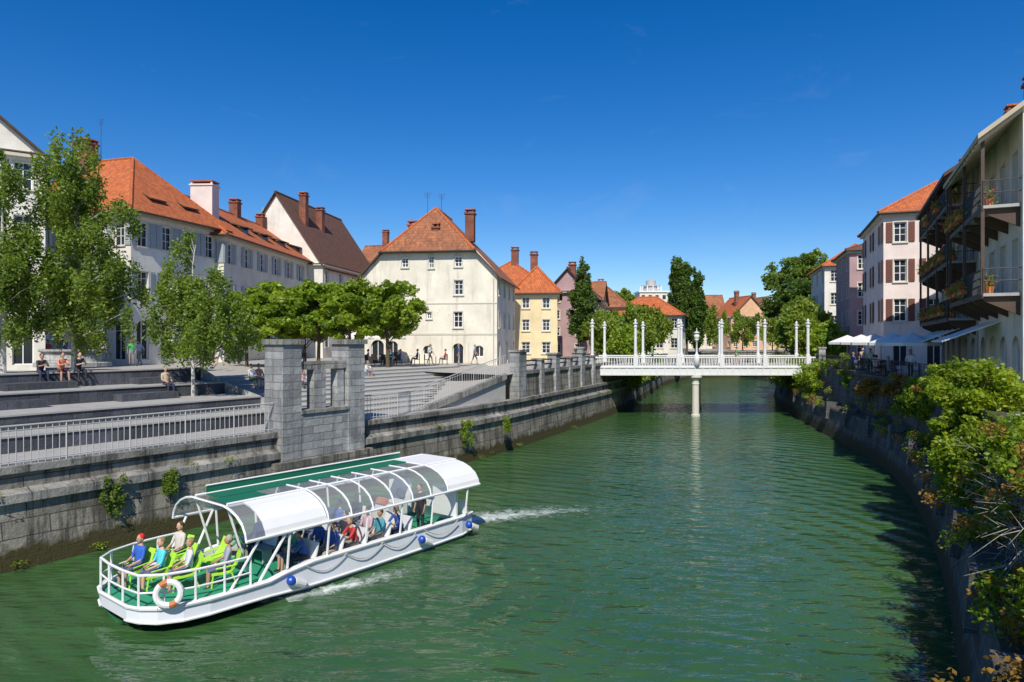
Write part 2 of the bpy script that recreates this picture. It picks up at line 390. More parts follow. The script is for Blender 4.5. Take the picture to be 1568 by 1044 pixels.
for i,p in enumerate(LC):
    if 44.5<p.y<62 and i%2==0:
        c=p+NL[i]*.85; t=Vector((NL[i].y,-NL[i].x))
        big=(cnt%2==0); h=5.95 if big else 5.6; w=.42 if big else .3
        if cnt==0: h=6.25;w=.6
        mb.obox(c,(t.x,t.y),(NL[i].x,NL[i].y),-w,w,-.36,.36,3.0,h,'pill'); mb.obox(c,(t.x,t.y),(NL[i].x,NL[i].y),-w-.08,w+.08,-.44,.44,h+.002,h+.14,'band')
        cnt+=1
for z in (5.3,5.62): 
    pts=[(LC[i].x+NL[i].x*.85,LC[i].y+NL[i].y*.85,z) for i in range(len(LC)) if 45<LC[i].y<62]; mb.pipe(pts,.06,'iron',5)
mb.build('parapet_wall')
mb=MB()
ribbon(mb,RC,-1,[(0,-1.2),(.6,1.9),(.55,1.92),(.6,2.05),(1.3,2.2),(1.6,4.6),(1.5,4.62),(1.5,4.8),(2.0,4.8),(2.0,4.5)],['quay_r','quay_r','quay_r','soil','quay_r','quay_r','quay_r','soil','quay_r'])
NR=norms(RC,-1)
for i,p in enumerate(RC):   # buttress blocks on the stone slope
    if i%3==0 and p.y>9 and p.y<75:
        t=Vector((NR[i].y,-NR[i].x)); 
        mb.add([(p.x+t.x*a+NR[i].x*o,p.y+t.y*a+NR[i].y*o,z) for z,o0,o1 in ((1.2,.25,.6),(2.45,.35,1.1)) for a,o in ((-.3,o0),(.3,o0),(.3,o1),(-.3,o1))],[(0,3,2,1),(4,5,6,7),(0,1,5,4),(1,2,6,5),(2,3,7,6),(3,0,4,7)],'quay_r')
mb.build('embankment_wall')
S0=Vector((-15.3,20.4)); SD=Vector((.566,.824)); SN=Vector((-.824,.566))
def LW(s,o,z=None):
    p=S0+SD*s+SN*o
    return (p.x,p.y) if z is None else (p.x,p.y,z)
def sbox(mb,s0,s1,o0,o1,z0,z1,mat):
    mb.hexa([LW(s0,o1,z0),LW(s0,o0,z0),LW(s1,o0,z0),LW(s1,o1,z0),LW(s0,o1,z1),LW(s0,o0,z1),LW(s1,o0,z1),LW(s1,o1,z1)],mat)
mb=MB(); mb.add([LW(-40,.8,3.11),LW(27,.8,3.11),LW(27,4,3.11),LW(-40,4,3.11)],[(0,1,2,3)],'tread'); mb.build('quay_path')
mb=MB()
def riser(s0,s1,o,z0,z1,mat):
    mb.add([LW(s0,o,z0),LW(s1,o,z0),LW(s1,o,z1),LW(s0,o,z1)],[(0,1,2,3)],mat,[[(s0,z0),(s1,z0),(s1,z1),(s0,z1)]])
def tread(s0,s1,o0,o1,z,mat): mb.add([LW(s0,o0,z),LW(s1,o0,z),LW(s1,o1,z),LW(s0,o1,z)],[(0,1,2,3)],mat)
lv=[(3.5,3.11,3.7),(5,3.7,4.3),(8,4.3,4.9),(10.2,4.9,5.6)]
for i,(o,a,b) in enumerate(lv):
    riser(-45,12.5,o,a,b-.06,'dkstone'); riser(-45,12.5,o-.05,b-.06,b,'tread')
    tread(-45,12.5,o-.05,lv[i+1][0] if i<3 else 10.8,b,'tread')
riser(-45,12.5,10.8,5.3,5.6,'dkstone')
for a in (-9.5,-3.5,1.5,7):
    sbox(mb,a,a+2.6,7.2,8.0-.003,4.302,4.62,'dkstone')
    sbox(mb,a+1.8,a+4.6,9.3,10.2-.003,4.903,5.2,'dkstone')
mb.add([LW(12.5,3.5,3),LW(12.5,10.8,3),LW(12.5,10.8,5.6),LW(12.5,10.2,5.6),LW(12.5,8,4.9),LW(12.5,5,4.3),LW(12.5,3.5,3.7)],[list(range(7))],'pill')
mb.build('seating_terrace')
rs0=lambda o:19.5+(o-1.6)*1.65
rs1=lambda o:28.6+(o-1.6)*1.1
mb=MB()
for k in range(10):
    o=3.2+k*.78; z=3.11+(k+1)*.19; se=rs0(o)+.8
    riser(12.6,se,o,z-.19,z-.04,'steps'); riser(12.6,se,o-.03,z-.04,z,'steps'); tread(12.6,se,o-.03,o+.78,z,'steps')
mb.build('stone_stairs')
mb=MB(); nn=8
g=[[None]*(nn+1) for _ in range(nn+1)]
for i in range(nn+1):
    for j in range(nn+1):
        o=1.6+9.6*j/nn; f=i/nn; s=rs0(o)+(rs1(o)-rs0(o)+.01)*f; g_=min(1,max(0,(o-3)/8)); za=2.95+2.0*g_; zb=4.75+.28*g_
        g[i][j]=LW(s,o,za*(1-f)+zb*f)
for i in range(nn):
    for j in range(nn): mb.add([g[i][j],g[i+1][j],g[i+1][j+1],g[i][j+1]],[(0,1,2,3)],'pave')
for i in range(nn):
    a,b=g[i][0],g[i+1][0]; mb.add([(a[0],a[1],2.9),(b[0],b[1],2.9),b,a],[(0,1,2,3)],'steps')
    mb.add([(a[0]+.1,a[1]-.14,a[2]-.25),(b[0]+.1,b[1]-.14,b[2]-.25),(b[0]+.1,b[1]-.14,b[2]+.12),(a[0]+.1,a[1]-.14,a[2]+.12)],[(0,1,2,3)],'band'); mb.add([(a[0]+.1,a[1]-.14,a[2]+.12),(b[0]+.1,b[1]-.14,b[2]+.12),(b[0]-.1,b[1]+.14,b[2]+.12),(a[0]-.1,a[1]+.14,a[2]+.12)],[(0,1,2,3)],'band')
mb.build('ramp_path')
def railing(name,pts,h,sp,mat='rail',r=.014,rt=.028,posts=0):
    mb=MB()
    for z in (h,.12): mb.pipe([(p[0],p[1],p[2]+z) for p in pts],rt if z==h else .018,mat,6)
    mb.pipe([(p[0],p[1],p[2]+h-.14) for p in pts],.015,mat,5)
    for a,b in zip(pts[:-1],pts[1:]):
        a=Vector(a);b=Vector(b);n=max(1,int((b-a).length/sp))
        for k in range(n):
            p=a.lerp(b,k/n); rr=r*2 if k%10==0 else r
            mb.tube(p,p+Vector((0,0,h if k%10==0 else h-.02)),rr,rr,mat,4,False)
    mb.build(name)
railing('quay_railing',[LW(s,.55,3.15) for s in (-32,-20,-10,0,9.95)],1.22,.2)
railing('quay_railing',[LW(14.7,.55,3.13),LW(17.5,.6,3.13),LW(19,1.3,3.1)]+[(p[0],p[1],p[2]+.1) for p in [g[i][0] for i in range(0,nn+1)]],1.2,.2)
mb=MB()
sbox(mb,10,10.95,-.05,1.2,1.9,6.85,'pill'); sbox(mb,9.9,11.05,-.15,1.3,6.852,7.08,'band')
sbox(mb,13.6,14.6,-.05,1.1,1.9,6.85,'pill'); sbox(mb,13.5,14.7,-.15,1.2,6.852,7.08,'band')
sbox(mb,10.952,13.598,-.02,.7,1.9,3.85,'pill'); sbox(mb,10.952,13.598,-.1,.8,3.852,4.0,'band')
sbox(mb,10.952,13.598,.1,.6,5.75,6.1,'band')
sbox(mb,11.75,12.4,.1,.6,4.002,5.748,'pill'); sbox(mb,13.1,13.5,.15,.6,4.002,5.748,'pill')
sbox(mb,9.6,15.0,-.22,1.5,1.2,1.9-.002,'quay')
mb.build('gate_pillars')
# ---- ground
mb=MB()
inner=[LW(-45,10.8,5.35),LW(12.5,10.8,5.35),LW(12.7,11,5.03),LW(36,11.0,5.0),g[nn][nn],g[nn][0]]
idx=[i for i,p in enumerate(LC) if p.y>46.5]
inner+=[(LC[i].x+NL[i].x*1.05,LC[i].y+NL[i].y*1.05,4.85) for i in idx[::3]]+[(LC[-1].x,LC[-1].y,4.85)]
n=len(inner); outer=[]
for k,p in enumerate(inner):
    ang=R((215,180,168,150,140)[k]) if k<5 else R(138)-R(78)*(k-5)/(n-6); outer.append((1600*math.cos(ang),1600*math.sin(ang)+0,4.9))
for i in range(n-1):
    mid=[tuple(inner[j][c]*.93+outer[j][c]*.07 for c in range(3)) for j in (i,i+1)]
    mb.poly([inner[i],inner[i+1],mid[1],mid[0]],'pave'); mb.poly([mid[0],mid[1],outer[i+1],outer[i]],'ground')
inr=[(RC[i].x+NR[i].x*1.95,RC[i].y+NR[i].y*1.95,4.75) for i in range(0,len(RC),3)]+[(RC[-1].x,RC[-1].y,4.75)]
n=len(inr)
out2=[]
for k in range(n): ang=R(-60)+k/(n-1)*R(119.9); out2.append((1600*math.cos(ang),1600*math.sin(ang),4.9))
for i in range(n-1): mb.poly([inr[i],out2[i],out2[i+1],inr[i+1]],'pave')
mb.poly([inner[-1],inr[-1],out2[-1],outer[-1]],'ground')
mb.build('ground')
# ------------------------------------------------------------ boat placement frame
ax=Vector((.62,.785)).normalized(); BOAT=(-9.85,16.85,0); BR=math.atan2(ax.y,ax.x)
# ------------------------------------------------------------ water
m,nt,b=new_mat('river_water')
P1=pos(nt,(1,1,1)); P2=pos(nt,(.5,1.5,1))
f=noise(nt,.12,4,P1); L(nt,mix(nt,ramp(nt,f,[(.35,0.),(.65,1.)]),(.03,.086,.026),(.048,.12,.036)),b.inputs['Base Color'])
b.inputs['Roughness'].default_value=.06; b.inputs['IOR'].default_value=1.36
a1=noise(nt,2.3,3,P2,.5,.3); a2=noise(nt,.45,3,P2,.5,.8); 
gg=N(nt,'ShaderNodeNewGeometry')
def rings(cx,cy,sc,dist):
    mpw=N(nt,'ShaderNodeMapping'); mpw.inputs['Location'].default_value=(-cx,-cy,0); L(nt,gg.outputs['Position'],mpw.inputs[0])
    wv=N(nt,'ShaderNodeTexWave'); wv.wave_type='RINGS'; wv.rings_direction='SPHERICAL'; wv.inputs['Scale'].default_value=sc; wv.inputs['Distortion'].default_value=dist; wv.inputs['Detail'].default_value=3.; wv.inputs['Detail Scale'].default_value=.6
    L(nt,mpw.outputs[0],wv.inputs['Vector']); return wv.outputs['Fac']
patch=ramp(nt,noise(nt,.09,3,P1),[(.4,.15),(.6,1.)])
s1=mth_(nt,'MULTIPLY_ADD',a2,1.9,mth_(nt,'MULTIPLY',a1,1.15))
s2=mth_(nt,'MULTIPLY_ADD',mth_(nt,'MULTIPLY',rings(-4,20,.28,4.),patch),.75,s1)
s3=mth_(nt,'MULTIPLY_ADD',rings(22,62,.42,5.),.3,s2)
bump(nt,b,s3,.6,.1)
M['water']=m
mb=MB(); mb.poly([(-70,-40,0),(320,-40,0),(320,260,0),(-70,260,0)],'water'); mb.build('river_water')
m,nt,b=new_mat('wake_foam')
uv=N(nt,'ShaderNodeUVMap'); sx=N(nt,'ShaderNodeSeparateXYZ'); L(nt,uv.outputs[0],sx.inputs[0])
v=mth_(nt,'SUBTRACT',1.0,mth_(nt,'ABSOLUTE',mth_(nt,'MULTIPLY_ADD',sx.outputs['Y'],2.,-1.)))
u=mth_(nt,'SUBTRACT',1.0,sx.outputs['X'])
e=mth_(nt,'MULTIPLY',mth_(nt,'POWER',v,.8),mth_(nt,'POWER',u,.7))
nz=noise(nt,2.6,9,pos(nt,(1,1,1)),.8,.9)
fac=ramp(nt,mth_(nt,'MULTIPLY_ADD',e,.55,mth_(nt,'MULTIPLY',nz,1.1)),[(.72,0.),(1.05,.9)])
b.inputs['Base Color'].default_value=(.7,.78,.72,1); b.inputs['Roughness'].default_value=.7
t=N(nt,'ShaderNodeBsdfTransparent'); mx=N(nt,'ShaderNodeMixShader'); L(nt,fac,mx.inputs[0]); L(nt,t.outputs[0],mx.inputs[1]); L(nt,b.outputs[0],mx.inputs[2]); L(nt,mx.outputs[0],nt.nodes['Material Output'].inputs[0])
M['foam']=m
def foam(name,path,w0,w1,z=.006):
    mb=MB(); n=len(path)
    P=[Vector(p) for p in path]
    for i in range(n-1):
        q=[]
        for j in (i,i+1):
            t=(P[min(j+1,n-1)]-P[max(j-1,0)]).normalized(); nn=Vector((-t.y,t.x)); w=(w0+(w1-w0)*j/(n-1))/2
            q.append((P[j]-nn*w,P[j]+nn*w))
        mb.add([(*q[0][0],z),(*q[1][0],z),(*q[1][1],z),(*q[0][1],z)],[(0,1,2,3)],'foam',[[(i/(n-1),0),((i+1)/(n-1),0),((i+1)/(n-1),1),(i/(n-1),1)]])
    mb.build(name)
# ------------------------------------------------------------ people
def bone_person(J,rad,extra=None):
    names=list(J.keys()); idx={k:i for i,k in enumerate(names)}
    bones=[('pelvis','spine','shirt'),('spine','chest','shirt'),('chest','neck','skin'),('neck','headb','skin')]
    for s in 'LR':
        bones+=[('chest','sh'+s,'shirt'),('sh'+s,'el'+s,'sleeve'),('el'+s,'wr'+s,'skin'),('wr'+s,'pa'+s,'skin'),('pelvis','hip'+s,'leg'),('hip'+s,'kn'+s,'leg'),('kn'+s,'an'+s,'shin'),('an'+s,'to'+s,'shoe')]
    V=[Vector(J[k]) for k in names]; E=[(idx[a],idx[b]) for a,b,_ in bones]; RR=[rad[k] for k in names]; roots=[0]
    for s,sg in (('L',-1),('R',1)):
        pa=Vector(J['pa'+s]); wr=Vector(J['wr'+s]); d=(pa-wr).normalized(); side=Vector((sg,0,0)).cross(d).normalized(); curl=Vector((-sg*1.0,0,0)); fl=[.062,.072,.066,.052]
        for k in range(4):
            o=len(V); base=pa+side*(-.027+.018*k)*1.0; ln=fl[k]
            V+=[base-d*.01,base+d*ln*.45+curl*.008,base+d*ln*.8+curl*.028,base+d*ln*.92+curl*.045]; E+=[(o,o+1),(o+1,o+2),(o+2,o+3)]; RR+=[(.0095,.0095),(.009,.009),(.008,.008),(.006,.006)]; roots.append(o)
        o=len(V); b0=wr.lerp(pa,.45)+side*.028; V+=[b0,b0+side*.022+d*.03,b0+side*.028+d*.058+curl*.012]; E+=[(o,o+1),(o+1,o+2)]; RR+=[(.012,.012),(.0105,.0105),(.008,.008)]; roots.append(o)
    me=bpy.data.meshes.new('tmp'); me.from_pydata(V,E,[]); ob=bpy.data.objects.new('tmp',me); scene.collection.objects.link(ob)
    sm=ob.modifiers.new('s','SKIN'); ss=ob.modifiers.new('u','SUBSURF'); ss.levels=1; ss.render_levels=1
    for i,r in enumerate(RR):
        sv=me.skin_vertices[0].data[i]; sv.radius=r; sv.use_root=i in roots
    bpy.context.view_layer.update(); dg=bpy.context.evaluated_depsgraph_get(); em=bpy.data.meshes.new_from_object(ob.evaluated_get(dg))
    bpy.data.objects.remove(ob)
    slots=['skin','shirt','sleeve','leg','shin','shoe','hair','dark']
    vs=[tuple(v.co) for v in em.vertices]; fs=[tuple(p.vertices) for p in em.polygons]; mi=[]
    segs=[(Vector(J[a]),Vector(J[b]),r,max(rad[a][0],rad[b][0])) for a,b,r in bones]
    for p in em.polygons:
        c=p.center; best=None;bd=9
        for a,b_,r,rr in segs:
            ab=b_-a; t=max(0,min(1,(c-a).dot(ab)/ab.length_squared)); dd=(c-(a+ab*t)).length/ (rr+.02)
            if dd<bd: bd=dd;best=r
        if c.z>J['neck'][2]-.03 and abs(c.x)<.09: best='skin'
        if best=='skin' and abs(c.x)<.16 and c.z<J['neck'][2]-.03 and c.z>J['spine'][2]+.1 and (c-Vector(J['chest'])).length<.17: best='shirt'
        mi.append(slots.index(best))
    mb=MB(); H=Vector(J['headb'])+Vector((0,.015,.115))
    dm=[bpy.data.materials.get('pm_'+s) or bpy.data.materials.new('pm_'+s) for s in slots]
    mb.mats=list(dm)
    mb.add(vs,fs,dm[0]); mb.m=mi[:]
    mb.ell(H,(.076,.095,.118),dm[0],14,10); mb.ell(H+Vector((0,.045,-.06)),(.048,.045,.05),dm[0],10,6)
    mb.ell(H+Vector((0,.098,-.012)),(.013,.02,.026),dm[0],6,5)
    for sg in (-1,1):
        mb.ell(H+Vector((sg*.077,-.005,-.01)),(.012,.022,.032),dm[0],6,5)
        mb.ell(H+Vector((sg*.03,.083,.012)),(.013,.01,.009),dm[7],6,4)
    mb.ell(H+Vector((0,.089,-.058)),(.024,.008,.006),dm[7],6,4)
    mb.ell(H+Vector((0,-.022,.028)),(.086,.095,.105),dm[6],14,8)
    me=bpy.data.meshes.new('person_body'); me.from_pydata(mb.v,[],mb.f); 
    for m_ in dm: me.materials.append(m_)
    me.polygons.foreach_set('material_index',mb.m); me.polygons.foreach_set('use_smooth',[True]*len(mb.f)); return me
RAD=dict(pelvis=(.15,.115),spine=(.13,.098),chest=(.15,.105),neck=(.052,.055),headb=(.05,.052))
for s in 'LR': RAD.update({'sh'+s:(.06,.06),'el'+s:(.042,.042),'wr'+s:(.027,.024),'pa'+s:(.036,.018),'hip'+s:(.088,.09),'kn'+s:(.058,.058),'an'+s:(.038,.038),'to'+s:(.04,.028)})
def pose(pel,lean=0,arms=None,legs=None):
    J={}; J['pelvis']=(0,0,pel); up=Vector((0,math.sin(lean),math.cos(lean)))
    P=Vector((0,0,pel)); J['spine']=tuple(P+up*.2); J['chest']=tuple(P+up*.42); J['neck']=tuple(P+up*.53); J['headb']=tuple(P+up*.565+Vector((0,.004,.008)))
    for s,sg in (('L',-1),('R',1)):
        sh=P+up*.45+Vector((sg*.175,0,0)); J['sh'+s]=tuple(sh); e,w=arms[s] if isinstance(arms,dict) else arms
        el=sh+Vector((sg*e[0],e[1],e[2])); wr=el+Vector((sg*w[0],w[1],w[2])); d=(wr-el).normalized(); J['el'+s]=tuple(el); J['wr'+s]=tuple(wr); J['pa'+s]=tuple(wr+d*.075)
        k,a=legs[s] if isinstance(legs,dict) else legs
        hp=Vector((sg*.09,0,pel-.04)); J['hip'+s]=tuple(hp); kn=hp+Vector((sg*k[0],k[1],k[2])); an=kn+Vector((sg*a[0],a[1],a[2])); J['kn'+s]=tuple(kn); J['an'+s]=tuple(an); J['to'+s]=tuple(an+Vector((sg*.02,.15,-.05)))
    order=['pelvis','spine','chest','neck','headb']+[k for k in J if k not in ('pelvis','spine','chest','neck','headb')]
    return {k:J[k] for k in order}
POSE={
 'stand':bone_person(pose(.95,.02,((.06,-.03,-.29),(.0,.08,-.24)),((.02,.01,-.42),(0,-.03,-.4))),RAD),
 'walk':bone_person(pose(.93,.06,{'L':((.05,.12,-.26),(0,.14,-.2)),'R':((.05,-.14,-.26),(0,.02,-.24))},{'L':((.0,-.1,-.41),(0,-.2,-.34)),'R':((0,.2,-.37),(0,.03,-.42))}),RAD),
 'sit':bone_person(pose(.54,-.12,((.05,.1,-.27),(-.08,.22,-.08)),((.04,.43,.02),(.0,.02,-.43))),RAD),
 'lean':bone_person(pose(.54,.3,((.03,.2,-.22),(-.12,.18,.05)),((.05,.42,.02),(.02,.03,-.43))),RAD)}
pm={}
def pmat(col,rough=.8):
    k=tuple(round(c,3) for c in col)
    if k not in pm: pm[k]=plain('cloth_%d'%len(pm),col,rough,.15,25)
    return pm[k]
SK=[(.6,.36,.25),(.5,.29,.19),(.42,.23,.15)]; HR=[(.03,.018,.01),(.1,.05,.02),(.25,.16,.07),(.35,.33,.3)]
CL=[(.6,.05,.05),(.05,.12,.4),(.7,.7,.68),(.08,.35,.4),(.04,.04,.05),(.5,.4,.3),(.1,.35,.15),(.65,.45,.5),(.15,.15,.2)]
TR=[(.03,.04,.08),(.35,.3,.22),(.05,.05,.05),(.12,.15,.25)]
def person(name,ps,loc,face,shirt=None,leg=None,hair=None,shorts=None,scale=1.0):
    ob=bpy.data.objects.new(name,POSE[ps]); scene.collection.objects.link(ob); ob.location=loc; ob.rotation_euler=(0,0,math.atan2(face[1],face[0])-math.pi/2); ob.scale=(scale,)*3
    sk=random.choice(SK); sh=shirt or random.choice(CL); lg=leg or random.choice(TR); hr=hair or random.choice(HR); st=random.random()<.5 if shorts is None else shorts
    cols=[sk,sh,sh,lg,sk if st else lg,(.05,.04,.04),hr,(.05,.03,.03)]
    for i,c in enumerate(cols): ob.material_slots[i].link='OBJECT'; ob.material_slots[i].material=pmat(c)
    return ob
# ------------------------------------------------------------ boat
B=Grp('tour_boat',BOAT,BR)
st=[ # x, deck half breadth, waterline half, ztop, zknuckle
 (0,.75,.0,.66,.3),(.12,1.15,.0,.66,.3),(.4,1.5,.02,.66,.28),(.9,1.75,.05,.66,.26),(1.5,1.88,.2,.66,.26),(2.3,1.92,.6,.66,.26),(3.1,1.92,1.15,.66,.24),(3.6,1.9,1.5,.75,.2),(4.5,1.88,1.72,.84,.16),(6.5,1.86,1.75,.84,.14),(9,1.84,1.72,.82,.14),(10.8,1.78,1.65,.8,.14),(11.5,1.6,1.5,.8,.16)]
h=B['hull']; B.sm.add('roof_side')
for sg in (-1,1):
    for (x0,b0,w0,t0,k0),(x1,b1,w1,t1,k1) in zip(st[:-1],st[1:]):
        A=[(x0,sg*b0,t0),(x0,sg*b0,k0),(x0+.15*(w0<.1)*6*.2,sg*w0,-.02),(x0,sg*w0*.9,-.4)]
        C=[(x1,sg*b1,t1),(x1,sg*b1,k1),(x1,sg*w1,-.02),(x1,sg*w1*.9,-.4)]
        for k in range(3): h.add([A[k],C[k],C[k+1],A[k+1]],[(0,1,2,3) if sg<0 else (3,2,1,0)],'hull' if (k<2 and (x0>=3.1 or k==0)) else 'canvas')
        h.tube((x0,sg*(b0+.02),t0-.03),(x1,sg*(b1+.02),t1-.03),.05,.05,'white',6); h.tube((x0,sg*(b0+.01),k0),(x1,sg*(b1+.01),k1),.035,.035,'white',6)
        h.add([(x0,sg*b0,t0),(x1,sg*b1,t1),(x1,sg*(b1-.14),t1),(x0,sg*(b0-.14),t0)],[(0,1,2,3)],'white')
        h.add([(x0,sg*(b0-.14),t0),(x1,sg*(b1-.14),t1),(x1,sg*(b1-.14),.25),(x0,sg*(b0-.14),.25)],[(0,1,2,3)],'white')
h.add([(0,-.75,.66),(0,.75,.66),(0,.75,.3),(0,-.75,.3)],[(0,1,2,3)],'hull'); h.tube((0,-.75,.63),(0,.75,.63),.05,.05,'white')
h.add([(11.5,-1.6,.8),(11.5,1.6,.8),(11.5,1.5,-.4),(11.5,-1.5,-.4)],[(0,1,2,3)],'hull')
d=B['deck']
for (x0,b0,*_),(x1,b1,*_) in zip(st[:6],st[1:7]): d.add([(x0+.08,-b0+.14,.58),(x1+.08,-b1+.14,.58),(x1+.08,b1-.14,.58),(x0+.08,b0-.14,.58)],[(0,1,2,3)],'green_deck')
for (x0,b0,*_),(x1,b1,*_) in zip(st[6:-1],st[7:]): d.add([(x0,-b0+.14,.3),(x1,-b1+.14,.3),(x1,b1-.14,.3),(x0,b0-.14,.3)],[(0,1,2,3)],'green_deck')
d.box(3.06,3.18,-1.75,1.75,.3,.578,'white')
d.box(11.5,12.0,-1.4,1.4,.1,.22,'canvas')
r=B['bow_railing']
def bh(x):
    for a,b in zip(st[:-1],st[1:]):
        if a[0]<=x<=b[0]: return a[1]+(b[1]-a[1])*(x-a[0])/(b[0]-a[0])
loop=[(x,-bh(x)+.08) for x in (2.6,1.9,1.2,.55,.14)]+[(.07,-.4),(.07,.4)]+[(x,bh(x)-.08) for x in (.14,.55,1.2,1.9,2.6)]
for z in (.98,1.4): r.pipe([(x,y,z) for x,y in loop],.034 if z>1.2 else .024,'white',6)
for x,y in loop: r.tube((x,y,.64),(x,y,1.4),.03,.03,'white',6)
prof=[(-1.98,1.82),(-1.93,2.02),(-1.78,2.24),(-1.52,2.42),(-1.2,2.54),(-.85,2.6)]
def arch(x0,x1,mat,part,sgn=1,pr=prof,th=.03):
    mb=B[part]
    for (y0,z0),(y1,z1) in zip(pr[:-1],pr[1:]):
        mb.add([(x0,sgn*y0,z0),(x1,sgn*y0,z0),(x1,sgn*y1,z1),(x0,sgn*y1,z1)],[(0,1,2,3)],mat)
        if mat=='white': mb.add([(x0,sgn*y0,z0-th),(x1,sgn*y0,z0-th),(x1,sgn*y1,z1-th),(x0,sgn*y1,z1-th)],[(3,2,1,0)],mat)
for sg in (1,-1):
    wf=2.95 if sg==1 else 3.3; we=4.9 if sg==1 else 3.6
    arch(wf,we,'white','roof_side',sg)
    arch(9.9,11.5,'white','roof_side',sg)
    arch(we,9.9,'pvc','roof_panel',sg); 
    for x in np.arange(4.95,9.9,.82):
        B['roof_frame'].pipe([(x,sg*y,z+.02) for y,z in prof],.03,'white',5)
    B['roof_frame'].pipe([(2.4,sg*-1.98,1.84),(11.5,sg*-1.98,1.84)],.045,'white',6); B['roof_frame'].pipe([(2.5,sg*-.85,2.62),(11.4,sg*-.85,2.62)],.045,'white',6)
    for x in (3.7,5.0,6.4,7.8,9.2,10.9): B['roof_frame'].tube((x,sg*1.82,.8),(x,sg*1.95,1.84),.035,.035,'white',6)
    B['roof_frame'].tube((2.9,sg*1.75,.64),(3.6,sg*1.95,1.84),.04,.04,'white',6); B['roof_frame'].tube((2.1,sg*1.75,.64),(2.8,sg*1.95,1.84),.035,.035,'white',6)
    B['roof_frame'].tube((3.2,sg*.9,.3),(2.5,sg*.85,2.6),.035,.035,'white',6)
    arch(2.4,wf,'pvc','roof_panel',sg); B['roof_frame'].pipe([(2.4,sg*y,z) for y,z in prof],.035,'white',5)
B['roof_frame'].pipe([(2.4,-.85,2.6),(2.4,.85,2.6)],.035,'white',5)
B['roof_canvas'].box(2.8,10.2,.1,.83,2.6,2.63,'canvas')
B['roof_canvas'].add([(2.8,.83,2.61),(10.2,.83,2.61),(10.2,.83,2.85),(2.8,.83,2.85)],[(0,1,2,3)],'canvas')
B['roof_frame'].pipe([(2.8,.83,2.86),(10.2,.83,2.86)],.03,'white',5)
B['roof_canvas'].box(2.6,3.9,-.82,.098,2.58,2.61,'canvas')
B['roof_panel'].box(9.9,11.5,-.83,.83,2.6,2.64,'white')
B['roof_panel'].poly([(3.9,-.83,2.61),(9.9,-.83,2.61),(9.9,.09,2.61),(3.9,.09,2.61)],'pvc')
for x in np.arange(4.95,9.9,.82): B['roof_frame'].tube((x,-.83,2.62),(x,.1,2.62),.03,.03,'white',5)
B['cabin'].box(10.5,10.58,-1.75,-.6,.8,1.85,'white'); B['cabin'].box(10.5,10.58,.6,1.75,.8,1.85,'white'); B['cabin'].box(11.1,11.25,-1.6,1.6,.8,1.2,'white')
B['cabin'].box(9.1,10.0,.2,1.2,.3,1.2,'white'); B['cabin'].box(9.05,9.2,.3,1.1,1.2,1.42,'terracotta')
B['cabin'].torus((10.15,.7,1.35),.2,.02,(1,0,.3),['iron'])
for i,x in enumerate(np.arange(4.3,8.9,.92)):
    for y0,y1 in ((-1.65,-.35),(.35,1.65)):
        s_=B['bench_seats']; s_.box(x,x+.42,y0,y1,.68,.74,'seat'); s_.hexa([(x+.4,y0,.76),(x+.45,y0,.76),(x+.45,y1,.76),(x+.4,y1,.76),(x+.52,y0,1.2),(x+.57,y0,1.2),(x+.57,y1,1.2),(x+.52,y1,1.2)],'white')
        for yy in (y0+.1,y1-.1): s_.box(x+.05,x+.35,yy-.03,yy+.03,.3,.68,'rail')
def lounger(x,y,a,k=1.0):
    c,s=math.cos(a),math.sin(a); q=lambda u,v,z:(x+c*u-s*v,y+s*u+c*v,.58+z); mb=B['deck_chairs']
    prof_=[(-.36,.32),(-.1,.33),(.1,.35),(.24,.52),(.36,.8)]
    for (u0,z0),(u1,z1) in zip(prof_[:-1],prof_[1:]):
        mb.hexa([q(u0,-.23,z0),q(u1,-.23,z1),q(u1,.23,z1),q(u0,.23,z0),q(u0,-.23,z0+.05),q(u1,-.23,z1+.05),q(u1,.23,z1+.05),q(u0,.23,z0+.05)],'lime')
    for v in (-.21,.21):
        mb.tube(q(-.32,v,.32),q(-.36,v,0),.022,.022,'lime'); mb.tube(q(.12,v,.36),q(.26,v,0),.022,.022,'lime')
        mb.tube(q(-.26,v*1.15,.5),q(.22,v*1.15,.54),.022,.022,'lime')
seatpos=[(.95,.85,.15,(.03,.12,.5),(.7,.02,.02)),(1.15,.1,-.1,(.1,.6,.7),(.25,.16,.07)),(1.6,-.5,-.3,(.65,.65,.7),(.3,.2,.1)),(2.35,-1.05,-.4,(.35,.35,.42),(.35,.33,.3)),(2.2,1.25,.2,(.6,.55,.5),(.1,.05,.02)),(1.9,.45,0,None,None),(2.75,.2,0,None,None)]
for x,y,a,sh_,hr_ in seatpos:
    lounger(x,y,a)
    if sh_:
        w=B.W(x,y,.6); fd=B.rot+math.pi+a
        person('boat_passenger','sit',(w[0]+math.cos(fd)*-.02,w[1]+math.sin(fd)*-.02,.58-.06),(math.cos(fd),math.sin(fd)),sh_,(.1,.12,.2),hr_,True)
B['life_buoy'].torus(tuple((.55,-1.72,1.0)),.27,.075,(-.6,-.9,.1),['white','terracotta','white','white'],20,8)
for x in (3.7,8.6,10.9):
    B['fenders'].ell((x,-2.0,.5),(.13,.13,.13),'blue'); B['fenders'].tube((x+.1,-2.0,.45),(x+.42,-1.98,.3),.11,.11,'white',10)
B['fenders'].ell((1.0,1.9,.5),(.13,.13,.13),'blue')
for x0,x1 in ((4.2,5.6),(5.6,7.0),(7.0,8.4),(8.8,10.4)):
    B['rope'].pipe([(x0+(x1-x0)*k/8,-1.93,.76-.3*math.sin(math.pi*k/8)) for k in range(9)],.016,'rail',5)
